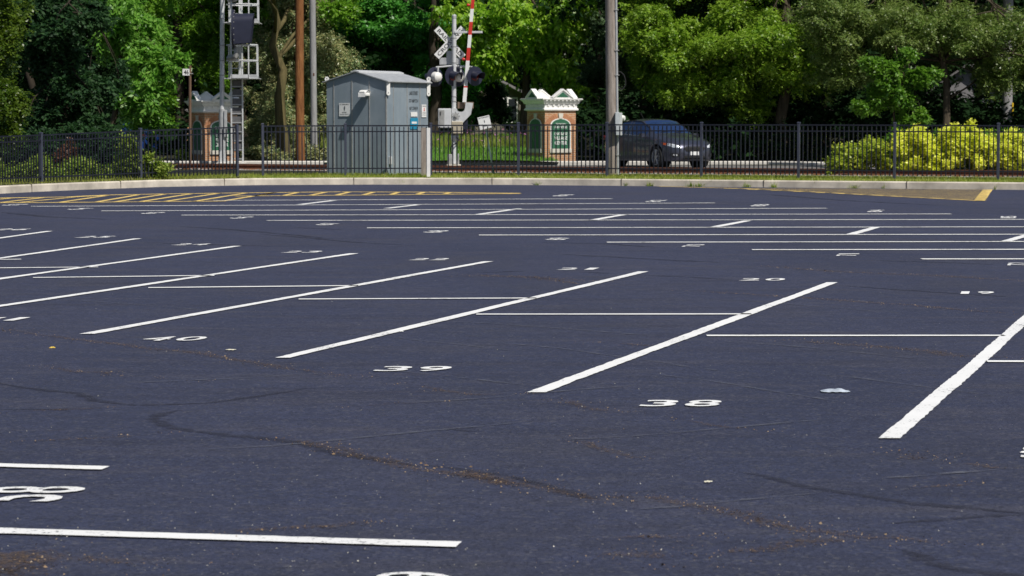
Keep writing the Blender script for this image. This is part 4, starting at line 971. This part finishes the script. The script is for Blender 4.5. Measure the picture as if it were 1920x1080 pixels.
for y in (20, 95, 141, 290): t.box('strap', 1150 + (y / 60), 1158 + (y / 60), y, y + 1.5, -.165, -.05, 'galv_dull', cd, 0)
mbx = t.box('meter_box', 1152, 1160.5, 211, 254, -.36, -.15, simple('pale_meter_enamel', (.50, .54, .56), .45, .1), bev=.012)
t.box('meter_side', 1160.5, 1165.3, 212, 254, -.345, -.16, simple('lit_side_enamel', (.62, .64, .64), .45, .1), mbx, .008)  # lighter copy of the box enamel, so the side reads sunlit
mb = MB(); c = t.p(1165, 222, -.25); mb.lathe([(0, .088), (.35, .088), (.36, .075), (.9, .07), (1, .05)], c, c + Vector((.085, -.03, 0)), 16); mb.build('meter_dial', 'white', mbx, True)
t.tube('wire_loop', [(1157, 135, -.1), (1163, 136, -.1), (1169, 142, -.1), (1172, 151, -.1), (1172, 160, -.1), (1168, 167, -.1), (1164, 168.5, -.1), (1159, 164, -.1)], .016, 'rubber')
t = T('utility_pole', 1888, 300, 50, 'grey utility pole half hidden in foliage behind the golden hedge', 'utility pole', group='wooden utility poles')
t.tube('shaft', [(1886.5, 320), (1886.8, 160), (1886, 0), (1885, -200)], [.205, .20, .195, .18], 'wood_pale', n=16); t.box('yellow_guard', 1894.5, 1897.5, 193, 219, -.16, -.12, 'yellow_plastic', bev=.005)
# ------------------------------------------------------------------ cars
def interp(tab, x):
    xs = [p[0] for p in tab]
    if x <= xs[0]: return tab[0][1]
    for (x0, v0), (x1, v1) in zip(tab, tab[1:]):
        if x <= x1:
            s = (x - x0) / (x1 - x0); s = s * s * (3 - 2 * s) * .5 + s * .5; return v0 + (v1 - v0) * s
    return tab[-1][1]
ZS = [(-2.18, .72), (-2.1, .88), (-1.9, 1.0), (-1.2, 1.0), (0, .955), (.9, .93), (1.4, .86), (1.8, .77), (2.05, .68), (2.18, .58)]
ZR = [(-2.18, .78), (-2.12, .98), (-1.98, 1.06), (-1.75, 1.26), (-1.5, 1.36), (-1.0, 1.44), (-.4, 1.475), (0.05, 1.45), (.35, 1.34), (.95, 1.04), (1.1, 1.0), (1.5, .92), (1.85, .83), (2.08, .73), (2.18, .62)]
WW = [(-2.18, .62), (-2.08, .76), (-1.85, .86), (-1.3, .905), (0, .91), (1.2, .905), (1.6, .88), (1.9, .80), (2.08, .66), (2.18, .48)]
ZBT = [(-2.18, .40), (-2.0, .28), (-1.0, .19), (1.0, .19), (1.9, .20), (2.1, .22), (2.18, .30)]
AX, WR = (1.33, -1.32), .325
def sect(x):
    w_, zs, zr, zb_ = interp(WW, x), interp(ZS, x), interp(ZR, x), interp(ZBT, x)
    zsill = zb_
    for a in AX:
        d = abs(x - a)
        if d < .385: zb_ = max(zb_, math.sqrt(.385 ** 2 - d * d) + .315)
    cab = max(0, min(1, (zr - zs - .06) / .34)); zb_ = min(zb_, zs - .08)
    we = (w_ * .80) * (1 - cab) + (w_ * .685) * cab; ze = zr - .025 - .03 * cab
    mid = max(zb_ + .03, zsill + (zs - zsill) * .48)
    return [(0, zb_), (w_ * .92, zb_), (w_ * .985, zb_ + .012), (w_, min(zs - .05, mid)), (w_ * .99, max(zs - .12, min(zs - .04, mid + .04))), (w_ * .962, zs - .01), (w_ * .945, zs + .008), (we * 1.02, ze - .012), (we * .955, ze + .006), (we * .55, zr - .006), (0, zr)]
def make_car(name, loc, rz, label, paint, scale=1.0):
    root = empty(name, loc, label, 'car', rz, 'parked and passing cars'); root.scale = (scale, scale, scale * 1.055)
    xs = sorted(set([round(v, 3) for v in np.linspace(-2.18, 2.18, 88)] + [.95, -1.98, .05, -1.5]))
    rows = [sect(x) for x in xs]; m = len(rows[0])
    V = []; 
    for x, r in zip(xs, rows):
        V += [(x, -y, z) for y, z in r] + [(x, y, z) for y, z in r[-2:0:-1]]
    n = 2 * m - 2
    body, glass, side = [], {'windscreen': [], 'rear_window': []}, {-1: {}, 1: {}}
    for i in range(len(xs) - 1):
        xm = (xs[i] + xs[i + 1]) / 2
        for j in range(n):
            k = (j + 1) % n; f = (i * n + j, i * n + k, (i + 1) * n + k, (i + 1) * n + j)
            jj = j if j < m - 1 else n - 1 - j
            if jj in (8, 9) and .12 < xm < .93: glass['windscreen'].append(f)
            elif jj in (8, 9) and -1.97 < xm < -1.62: glass['rear_window'].append(f)
            elif jj == 6 and -1.55 < xm < .62:
                nm = 'front' if xm > -.36 else ('rear' if xm > -1.16 else 'quarter')
                if abs(xm + .36) < .045 or abs(xm + 1.16) < .03: body.append(f)
                else: side[-1 if j < m - 1 else 1].setdefault(nm, []).append(f)
            else: body.append(f)
    body.append(tuple(range(n))); body.append(tuple((len(xs) - 1) * n + j for j in range(n - 1, -1, -1)))
    bd = MB().add(V, body).build('body', paint, root, True)
    bvh = BVHTree.FromPolygons([Vector(v) for v in V], body + glass['windscreen'])
    for nm in glass:
        MB().add(V, glass[nm]).build(nm, 'car_glass', root, 'all')
    for s in side:
        for nm in side[s]: MB().add(V, side[s][nm]).build('side_window', 'car_glass', root, 'all')
    def patch(name, poly, mat, parent, off=.008, axis='x', n_=8, depth=.0):
        """a lens or grille whose outline (y, z) is laid onto the nose of the body"""
        def hit(y, z):
            h = bvh.ray_cast(Vector((3, y, z)), Vector((-1, 0, 0)))
            return h[0].x if h[0] else 2.0
        c = (sum(p[0] for p in poly) / len(poly), sum(p[1] for p in poly) / len(poly)); vs, fs = [], []
        bnd = []
        for a, b in zip(poly, poly[1:] + poly[:1]):
            for q in range(4): bnd.append((a[0] + (b[0] - a[0]) * q / 4, a[1] + (b[1] - a[1]) * q / 4))
        nb_ = len(bnd)
        for r_ in (1.0, .66, .33):
            for p in bnd: y, z = c[0] + (p[0] - c[0]) * r_, c[1] + (p[1] - c[1]) * r_; vs.append((hit(y, z) + off - depth * (r_ < .9), y, z))
        vs.append((hit(*c) + off - depth, c[0], c[1]))
        for ring in range(2):
            for q in range(nb_): fs.append((ring * nb_ + q, ring * nb_ + (q + 1) % nb_, (ring + 1) * nb_ + (q + 1) % nb_, (ring + 1) * nb_ + q))
        for q in range(nb_): fs.append((2 * nb_ + q, 2 * nb_ + (q + 1) % nb_, 3 * nb_))
        return MB().add(vs, fs).build(name, mat, parent, 'all')
    patch('grille', [(-.40, .60), (-.30, .645), (.30, .645), (.40, .60), (.30, .49), (-.30, .49)], 'rubber', root)
    patch('lower_grille', [(-.42, .26), (-.36, .37), (.36, .37), (.42, .26)], 'rubber', root)
    for s in (-1, 1):
        hl = patch('headlight', [(s * .48, .60), (s * .50, .66), (s * .66, .71), (s * .80, .745), (s * .82, .68), (s * .70, .615)], 'chrome', root, .01)
        patch('indicator', [(s * .80, .745), (s * .86, .76), (s * .86, .69), (s * .815, .68)], 'amber', hl, .014)
        patch('fog_lamp_recess', [(s * .52, .34), (s * .56, .43), (s * .76, .45), (s * .78, .38), (s * .70, .33)], 'rubber', root)
        patch('fog_lamp', [(s * .60, .365), (s * .60, .41), (s * .70, .42), (s * .70, .375)], 'chrome', root, .014)
        mb = MB(); mb.loft([[(.62 + dx, s * (y_), .965 + dz) for dx, dz in ((-.05, -.06), (.07, -.05), (.07, .055), (-.05, .075))] for y_ in (.90, .93, 1.05, 1.08)]); mb.box(.58, .66, min(s * .85, s * .93), max(s * .85, s * .93), .93, .965); mb.build('mirror', paint, root, True)
        mb = MB(); mb.box(-.25, -.07, min(s * .893, s * .925), max(s * .893, s * .925), .84, .87, .01); mb.build('door_handle', paint, root)
        mb = MB(); mb.box(-1.14, -.96, min(s * .893, s * .925), max(s * .893, s * .925), .87, .90, .01); mb.build('door_handle', paint, root)
        dl = MB()
        for xx in (.66, -.36, -1.06):
            pts_ = []
            for zz_ in (.28, .45, .6, .75, .9):
                h = bvh.ray_cast(Vector((xx, s * 2, zz_)), Vector((0, -s, 0)))
                if h[0]: pts_.append(h[0] + Vector((0, s * .001, 0)))
            dl.tube(pts_, .005, 5)
        dl.build('door_seam', 'rubber', root)
        for a in AX:
            mb = MB(); y0 = s * .80; prof = [(0, .20), (0, .30), (.06, .325), (.3, .327), (.7, .327), (.94, .322), (1, .30), (1, .235), (.92, .225)]
            mb.lathe(prof, (a, y0 - s * .11, WR), (a, y0 + s * .11, WR), 28); wh = mb.build('wheel', 'rubber', root, True)
            mb = MB(); mb.lathe([(0, .235), (.5, .22), (1, .235)], (a, y0 + s * .04, WR), (a, y0 + s * .095, WR), 28); mb.build('rim_well', 'black', wh, True)
            rm = MB(); yo = y0 + s * .105
            for q in range(5):
                for dq in (-.17, .17):
                    a0 = 2 * math.pi * q / 5 + .3; a1 = a0 + dq
                    p0 = Vector((a + .05 * math.cos(a0), yo, WR + .05 * math.sin(a0))); p1 = Vector((a + .225 * math.cos(a1), yo - s * .008, WR + .225 * math.sin(a1)))
                    rm.tube([p0, p1], [.02, .017], 6)
            rm.lathe([(0, .06), (1, .05)], (a, yo - s * .02, WR), (a, yo + s * .012, WR), 14)
            ring = [(a + .228 * math.cos(2 * math.pi * q / 28), yo - s * .006, WR + .228 * math.sin(2 * math.pi * q / 28)) for q in range(29)]; rm.tube(ring, .012, 6)
            rm.build('rim', 'alloy', wh, True)
            mb = MB(); mb.lathe([(0, .37), (1, .37)], (a, s * .55, WR + .01), (a, s * .69, WR + .01), 22); mb.build('wheel_well', 'rubber', root)
    mb = MB(); mb.box(2.185, 2.197, -.155, .155, .385, .49, .004); pl2 = mb.build('licence_plate', 'sign_white', root)
    mb = MB(); mb.tube([(-.9, 0, 1.45), (-1.10, 0, 1.66)], .007, 5); mb.build('aerial', 'rubber', root)
    mb = MB(); mb.tube([(.93, -.5, 1.055), (.80, -.05, 1.115)], .008, 5); mb.tube([(.93, .05, 1.06), (.80, .5, 1.10)], .008, 5); mb.build('wiper', 'rubber', root)
    for s in (-1, 1):
        mb = MB(); mb.box(-2.17, -2.0, min(s * .58, s * .80), max(s * .58, s * .80), .82, .95, .02); mb.build('tail_light', 'red_lens', root)
    # chassis so that nothing shows daylight through the wheel arches
    for s in (-1, 1):
        for nm, jj in (('window_trim', 6), ('roof_trim', 7)):
            tp_ = []
            for x in np.linspace(-1.56, .62, 24):
                y_, z_ = sect(float(x))[jj]; tp_.append((x, s * (y_ + .004), z_ + .004))
            mb = MB(); mb.tube(tp_, .011, 5); mb.build(nm, 'rubber' if jj == 7 else 'alloy', root, True)
    mb = MB(); mb.box(-1.95, 1.95, -.56, .56, .19, .55, .05); mb.build('underbody', 'rubber', root)
    return root
cl = at(1234, noz(56.3, .26), 56.3); cl.z = .262
make_car('parked_car', cl, R(-62), 'dark grey hatchback on the road beyond the fence, facing the lot', 'car_grey', 1.035)
cb = at(196, noz(47, .3), 47); cb.z = .3
make_car('parked_car', cb, R(160), 'blue car half hidden behind the shrubs below the dark trees', 'car_blue', 1.0)
# ------------------------------------------------------------------ houses behind the trees
def house(label, x, k, zb_, wd, dp, hw, rise, wall, rz, nwin):
    o = empty('house', at(x, noz(k, zb_), k), label, 'house', rz)
    mb = MB(); mb.prism([(-wd / 2, -.5), (wd / 2, -.5), (wd / 2, hw), (-wd / 2, hw)], 0, dp); mb.prism([(-wd / 2, hw), (wd / 2, hw), (0, hw + rise)], .002, dp - .002); mb.build('wall', wall, o)
    mb = MB()
    for s in (-1, 1):
        e = (s * (wd / 2 + .4), hw - .4 * rise / (wd / 2)); a = (0, hw + rise)
        mb.prism([e, a, (a[0], a[1] + .12), (e[0], e[1] + .12)], -.35, dp + .35)
    mb.build('roof', 'roof', o)
    for i in range(nwin):
        u = -wd / 2 + (i + .5) * wd / nwin
        mb = MB(); mb.box(u - .5, u + .5, -.05, .02, .9, 2.1); wn = mb.build('window', 'cream', o)
        for v_ in (-.235, .235):
            mb = MB(); mb.box(u + v_ - .2, u + v_ + .2, -.065, -.04, .98, 2.02); mb.build('pane', 'glass', wn)
    return o
house('beige house with a white framed window in the shade behind the leaning sign', 905, 39.5, .85, 5, 5, 2.0, 1.2, 'house_wall', R(20), 2)
house('brick house with grey shingled roof behind the left trees', 268, 42, .4, 4.6, 6, 1.7, 1.0, 'brick', R(30), 2)
house('white house glimpsed through dark foliage behind the golden hedge', 1815, 36.5, .5, 3.4, 4, 3.0, 1.2, 'house_white', R(-15), 3)
# ------------------------------------------------------------------ trees
tree('feathery_conifer', 'feathery yellow-green conifer at the dark left end of the fence', -8, 66, .15, True,
     [(-10, 60, 62, 130, 1.2, 0), (-5, 200, 60, 110, 1.1, 0), (-20, -120, 60, 130, 1.2, 0), (-80, 150, 90, 170, 1.5, .5)], 'leaf_feathery', 70, 9, .09, .38, .35, 'bark_dark', .12, 7, kcl=22)
tree('dense_tree', 'dense dark blue-green tree with foliage down to the shrubs', 120, 60, .2, True,
     [(110, 60, 110, 110, 2.0, .6), (120, 190, 105, 90, 1.6, .4), (60, 260, 70, 60, 1.2, .2), (170, 250, 60, 50, 1.0, 0), (110, -110, 120, 110, 2.2, .6)], 'leaf_bluegreen', 62, 8, .14, .34, .35, 'bark_dark', .16, 7, kcl=24)
tree('walnut_tree', 'bright green walnut tree with long drooping leaflets beside the numbered milepost', 205, 50.5, .25, True,
     [(265, 60, 78, 75, 1.4, 0), (300, 115, 48, 50, 1.0, -.3), (255, 160, 60, 55, 1.1, 0), (275, 205, 42, 40, .8, 0), (215, 30, 60, 80, 1.2, .3), (240, -90, 110, 90, 2.0, .3)], 'leaf_walnut', 26, 14, .21, .62, .5, 'bark', .13, 6.5, lean=.6, kcl=17, hang=.25, wid=.2)
tree('shade_tree', 'tall olive-green tree arching over the shaded brick pillar', 335, 46, .4, True,
     [(350, 15, 110, 75, 2.4, .5), (390, 85, 55, 45, 1.4, 0), (300, 120, 60, 70, 1.6, 1.2), (350, -120, 150, 90, 3.4, .5), (450, -20, 70, 50, 1.8, 0)], 'leaf_olive', 60, 9, .13, .4, .4, 'bark_dark', .27, 8, kcl=24, fork=.6)
tree('spruce', 'brownish grey-green spruce behind the two slender poles', 560, 47, .4, True,
     [(520, 110, 70, 90, 1.6, .3), (600, 120, 75, 100, 1.8, .6), (560, 220, 110, 70, 2.2, 0), (490, 250, 55, 50, 1.4, -.4), (620, 240, 55, 55, 1.4, 0), (560, 20, 80, 80, 1.6, .5), (555, -90, 70, 80, 1.5, .5), (545, 275, 90, 35, 1.6, -.6)], 'leaf_spruce', 100, 10, .10, .42, .55, 'bark', .2, 9, kcl=24, wid=.2)
tree('forked_tree', 'forked mossy-barked tree with light green canopy left of the brown pole', 533, 48.5, .4, True,
     [(500, -10, 95, 50, 1.8, 4.5), (560, 10, 60, 32, 1.4, 4.5), (470, 40, 40, 35, 1.0, 4), (610, -20, 70, 45, 1.6, 4.5), (640, 20, 40, 30, 1, 1), (530, -110, 170, 80, 3, 0), (562, -74, 84, 40, 1.2, -7.9), (556, -80, 84, 36, 1.1, -7.7)], 'leaf_olive', 55, 9, .13, .38, .35, 'bark_olive', .25, 6.8, lean=-.5, kcl=18, limbs=7, fork=.5)  # last two crowns are unseen, added out front to shade the pillar
tree('maple', 'broad deep green maple behind the grey shed', 690, 42.5, .8, True,
     [(700, 40, 85, 70, 2.2, 0), (780, 70, 85, 60, 2.2, -.4), (660, 110, 45, 40, 1.4, .4), (740, 115, 80, 36, 2, .4), (820, 130, 50, 60, 1.6, .6), (730, -80, 160, 80, 3.4, 0)], 'leaf_maple', 80, 9, .155, .42, .4, 'bark_dark', .28, 8, kcl=26)
tree('woodland_tree', 'dark trunked tree standing directly between the shed and the crossing signal', 812, 46, .45, True,
     [(830, 150, 60, 45, 1.4, 1.0), (860, 200, 50, 40, 1.4, 2.0), (800, -60, 90, 60, 2, 1)], 'leaf_maple', 46, 9, .14, .4, .4, 'bark_dark', .27, 7, kcl=16, group='trees in the wood beyond the railway')
tree('lime_tree', 'bright yellow-green broadleaf tree behind the crossing signal and sunlit pillar', 985, 46, .6, True,
     [(900, 40, 75, 65, 1.9, -.4), (980, 60, 85, 70, 2.1, -.6), (1050, 40, 62, 70, 1.8, -.3), (925, 105, 55, 36, 1.4, -.8), (1040, 130, 48, 42, 1.3, -.6), (1075, 175, 34, 28, .9, -.3), (960, -90, 170, 80, 3.4, -.2)], 'leaf_lime', 62, 8, .19, .5, .55, 'bark', .2, 7, kcl=23, hang=.6, wid=.3)
tree('grey_leaved_tree', 'dull grey-green tree right behind the weathered utility pole', 1205, 45, .6, True,
     [(1190, 60, 65, 65, 1.6, .3), (1180, 130, 55, 50, 1.4, .3), (1130, 150, 50, 45, 1.4, 1), (1190, -60, 90, 70, 2.2, .3)], 'leaf_grey', 62, 9, .12, .36, .35, 'bark_dark', .18, 7, kcl=20)
tree('elm', 'large spreading elm with a pale knotted trunk right of the car', 1466, 50, .35, True,
     [(1290, 80, 95, 75, 2.2, -.2), (1390, 60, 110, 80, 2.6, -.4), (1340, 150, 85, 50, 1.8, -.2), (1440, 130, 75, 50, 1.8, -.2), (1270, 165, 60, 45, 1.4, 0), (1500, 90, 70, 80, 1.9, 0), (1215, 45, 60, 55, 1.5, .3), (1390, -80, 200, 90, 4, 0), (1400, 195, 60, 34, 1.2, .4)], 'leaf_elm', 88, 8, .115, .34, .45, 'bark', .24, 9, kcl=28, fork=.6)
tree('twiggy_tree', 'fine-leaved grey-olive tree with bare twigs above the golden hedge', 1768, 52, .3, True,
     [(1560, 40, 95, 80, 1.9, -.2), (1680, 50, 100, 62, 2.2, -.4), (1790, 60, 95, 60, 2.0, -.2), (1880, 60, 80, 80, 1.9, 0), (1580, 120, 70, 55, 1.4, 0), (1870, 140, 55, 50, 1.3, 0), (1740, -80, 240, 90, 4, 0), (1960, 100, 70, 90, 1.8, 0)], 'leaf_twiggy', 92, 8, .088, .30, .3, 'bark', .15, 9.0, kcl=28, fork=.35, limbs=16)
tree('young_maple', 'small sunlit green maple in the gap under the grey-olive tree', 1678, 57, .25, True,
     [(1640, 120, 22, 16, .5, 0), (1668, 135, 26, 24, .6, 0), (1722, 140, 32, 16, .6, -.2), (1750, 138, 16, 10, .4, 0), (1650, 170, 26, 22, .6, 0), (1690, 185, 24, 34, .6, 0), (1625, 195, 26, 14, .5, .1), (1695, 228, 20, 20, .5, 0), (1722, 218, 16, 14, .4, -.2), (1700, 100, 18, 12, .4, .2)], 'leaf_bright', 34, 7, .12, .30, .4, 'bark', .05, 4, kcl=9, rel=(.25, .45), limbs=9, fork=.3)
for x, k, lab, cr, lf, L in [
    (60, 45, 'shadowy tall tree rising behind the dense dark tree at far left', [(60, -20, 120, 60, 2, 0), (30, 100, 60, 70, 1.5, 1)], 'leaf_bluegreen', .15),
    (455, 41.5, 'green tree seen behind the caged signal platforms', [(430, 60, 60, 60, 1.6, 0), (470, -10, 80, 60, 2, 0), (410, 140, 40, 40, 1.2, 0)], 'leaf_olive', .14),
    (640, 40.5, 'mid-green tree between the silver-grey pole and the maple', [(625, 40, 50, 70, 1.6, 0), (600, -20, 70, 50, 2, 0), (640, 120, 36, 40, 1.2, 0)], 'leaf_olive', .14),
    (868, 40, 'deep green tree behind the crossbuck', [(850, 70, 70, 70, 2, 0), (830, -10, 70, 50, 2, 0), (880, 140, 50, 36, 1.4, 0)], 'leaf_maple', .15),
    (1120, 40.5, 'dark green tree in the gap left of the weathered utility pole', [(1120, 40, 60, 60, 1.8, 1), (1120, -50, 80, 60, 2, 0), (1140, 130, 50, 50, 1.5, 1)], 'leaf_grey', .13),
    (1250, 47.5, 'leafy tree filling the gap between the weathered pole and the elm', [(1240, 20, 80, 60, 2, 0), (1230, 110, 70, 60, 1.6, 0), (1300, -30, 90, 50, 2, 0)], 'leaf_elm', .12),
    (1545, 44, 'green tree between the elm and the grey-olive tree', [(1530, 50, 80, 80, 2, 0), (1560, 130, 60, 60, 1.6, .6), (1540, -50, 90, 60, 2, 0)], 'leaf_elm', .12),
    (1830, 43, 'dull green tree behind the bare twigs of the grey-olive tree', [(1800, 40, 90, 70, 2, 0), (1880, 110, 80, 60, 1.8, 0), (1760, 120, 50, 40, 1.4, 1), (1830, -50, 120, 60, 2, 0)], 'leaf_twiggy', .10)]:
    tree('woodland_tree', lab, x, k, .5, True, cr, lf, 62, 9, L, .4, .38, 'bark_dark', .2, 7, kcl=22, group='trees in the wood beyond the railway')
# woodland behind: trees one can no longer tell apart, leaf colour darkened for shade
bl = []
for i in range(150):
    x = RNG.uniform(-32, 36); y = RNG.uniform(104, 128); z = RNG.uniform(3.0, 13)
    q = RNG.uniform(1.1, 2.2); bl.append([x, y, z, q * 1.2, q * 1.2, q])
for i in range(120):
    x = RNG.uniform(-32, 36); y = RNG.uniform(97, 106)
    if -8.5 < x < 2.8: y += 11
    if i % 3 == 0: x = RNG.uniform(14, 25)
    q = RNG.uniform(.7, 1.2); bl.append([x, y, RNG.uniform(.6, 3.0), q, q, q * .9])
for i in range(60):  # high canopy added to keep the wood floor in shade
    x = RNG.uniform(-30, 36)
    if x < 2.5: continue
    bl.append([x, RNG.uniform(92.5, 100), RNG.uniform(6.0, 10), 2.0, 1.8, 1.3])
for i in range(190):  # low dark leaves filled in to stand for deep shade
    x = RNG.uniform(2.6, 24) if i % 3 else RNG.uniform(-24, -11.5)
    bl.append([x, RNG.uniform(88.6, 93.5) + (6 if x < 0 else 0), RNG.uniform(.5, 2.3), .9, .8, .8])
for i in range(150):  # unseen leaf roof added over the wood to block the sun
    x = RNG.uniform(4, 34) if i % 3 else RNG.uniform(-30, -15)
    bl.append([x, RNG.uniform(90.0, 104) + (11 if x < 0 else 0), RNG.uniform(7.6, 10), 1.9, 1.7, .9])
va = foliage(bl, 28000, 8, .25, .55, .35, .6, .2)
bl = []
for i in range(31):
    for j in range(8): bl.append([-37 + i * 2.5 + RNG.uniform(-.5, .5), 133 + RNG.uniform(-2, 3), .8 + j * 1.8 + RNG.uniform(-.3, .3), 1.9, 1.5, 1.6])
vb = foliage(bl, 15000, 8, .52, .9, .35, .6, .1, .45)
tag(npmesh('woodland', np.concatenate([va, vb]), 4, 'leaf_shaded'), 'dense woodland behind all the trees, darkened for shade, with unseen canopy added', 'woodland', kind='stuff')
# ------------------------------------------------------------------ shrubs
def shrub(name, label, cat, x, k, zb_, ells, leaf, per_blob, per, L, slen, kcl=14, group=None, stems=True, up=.6, droop=.1, rel=(.25, .45)):
    base = at(x, noz(k, zb_), k); root = empty(name, base, label, cat, 0, group); bl = []
    for (cx, cy, rx, ry, rd) in ells: bl += clumps(at(cx, cy, k) - base, (rx / k, rd, ry / k), kcl, rel=rel)
    npmesh('foliage', foliage(bl, per_blob * len(bl), per, L, slen, droop, up, .35), 4, leaf, root)
    for _ in range(6):
        mb = MB(); e = Vector(bl[random.randrange(len(bl))][:3]); s = Vector((e.x * .7 + random.uniform(-.1, .1), e.y * .5, -.05)); mb.tube(limb_path(s, e, 4, .06), [.018, .015, .012, .009, .005], 5); mb.build('stem', 'bark', root)
    return root
hd_ = shrub('hedge', 'clipped bright golden-leaved hedge behind the right end of the fence', 'hedge', 1820, 64, .22, [(1690 + i * 24 + random.uniform(-5, 5), 272 + random.uniform(-6, 8), 26, 32, .7) for i in range(14)] + [(1700 + i * 42, 302 + random.uniform(-8, 10), 22, 20, .75) for i in range(8)], 'leaf_gold', 44, 8, .078, .18, 15, rel=(.28, .5), up=1.0)
b_ = hd_.location; bl = []
for i in range(16):
    q = at(1690 + i * 25, 290, 64) - b_
    for z_, r_ in ((.35, .32), (.75, .36), (1.05, .25)): bl.append([q.x + random.uniform(-.1, .1), random.uniform(.45, .7), z_, .32, .4, r_])
npmesh('inner_foliage', foliage(bl, 110 * len(bl), 7, .08, .2, .1, .6, .3), 4, 'leaf_olive', hd_)
shrub('shrub', 'rounded yellow-green shrub at the left end of the golden hedge', 'shrub', 1615, 64, .22, [(1600, 298, 44, 32, .7), (1640, 284, 34, 36, .7), (1665, 300, 34, 30, .7), (1580, 310, 32, 20, .6)], 'leaf_goldgreen', 56, 7, .08, .22, 13)
shrub('weed_clump', 'leafy pale green weeds behind the fence near the far left post', 'weeds', 80, 70, .17, [(30, 325, 45, 26, .5), (85, 318, 36, 30, .5), (60, 335, 60, 14, .4), (-30, 320, 50, 30, .5)], 'leaf_weed', 34, 7, .085, .24, 11)
shrub('weed_clump', 'sunlit yellow-green weeds in front of the rusty dead shrub', 'weeds', 155, 70, .18, [(160, 312, 32, 22, .4), (140, 325, 36, 16, .4), (180, 322, 30, 18, .4)], 'leaf_weed', 36, 7, .08, .22, 11)
shrub('weed_clump', 'tall wispy weeds leaning over the ballast beside the second fence post', 'weeds', 262, 69, .2, [(250, 300, 24, 36, .4), (285, 314, 32, 20, .4), (225, 318, 26, 18, .4), (240, 270, 14, 24, .3)], 'leaf_weed', 26, 7, .085, .28, 11)
shrub('dead_shrub', 'rusty brown dying shrub under the dark blue-green tree', 'shrub', 122, 67, .18, [(122, 292, 22, 30, .4), (125, 315, 24, 18, .4)], 'leaf_rust', 44, 7, .08, .2, 12)
shrub('shrub', 'dark green shrub in front of the blue car', 'shrub', 205, 62, .2, [(205, 300, 34, 28, .6), (225, 285, 26, 24, .6), (190, 318, 34, 16, .5), (175, 305, 22, 20, .5)], 'leaf_bluegreen', 40, 7, .10, .25, 12)
shrub('shrub', 'blue-green understory shrub between the dark tree and the far left post', 'shrub', 95, 63, .2, [(70, 270, 60, 30, .8), (130, 262, 50, 26, .8), (20, 290, 50, 30, .8), (160, 250, 36, 24, .7)], 'leaf_bluegreen', 40, 7, .12, .3, 12)
shrub('shrub', 'light green bush in the gap between the walnut and the brick house', 'shrub', 318, 46, .4, [(315, 205, 24, 34, .7), (300, 245, 34, 30, .7), (330, 275, 30, 22, .6)], 'leaf_olive', 44, 8, .12, .32, 12)
shrub('shrub', 'dark bush hiding the wall of the beige house', 'shrub', 900, 43, .9, [(890, 205, 30, 34, .7), (925, 180, 26, 30, .7), (935, 215, 24, 24, .6)], 'leaf_bluegreen', 50, 8, .12, .3, 12)
shrub('shrub', 'small pale shrub at the foot of the shaded pillar', 'shrub', 340, 51, .33, [(340, 293, 13, 11, .25)], 'leaf_weed', 36, 7, .09, .2, 9)
shrub('shrub', 'low green shrub under the spruce beside the ladder', 'shrub', 480, 50, .35, [(485, 290, 34, 14, .6), (530, 293, 34, 12, .6), (590, 292, 26, 12, .5)], 'leaf_spruce', 44, 7, .10, .26, 10)
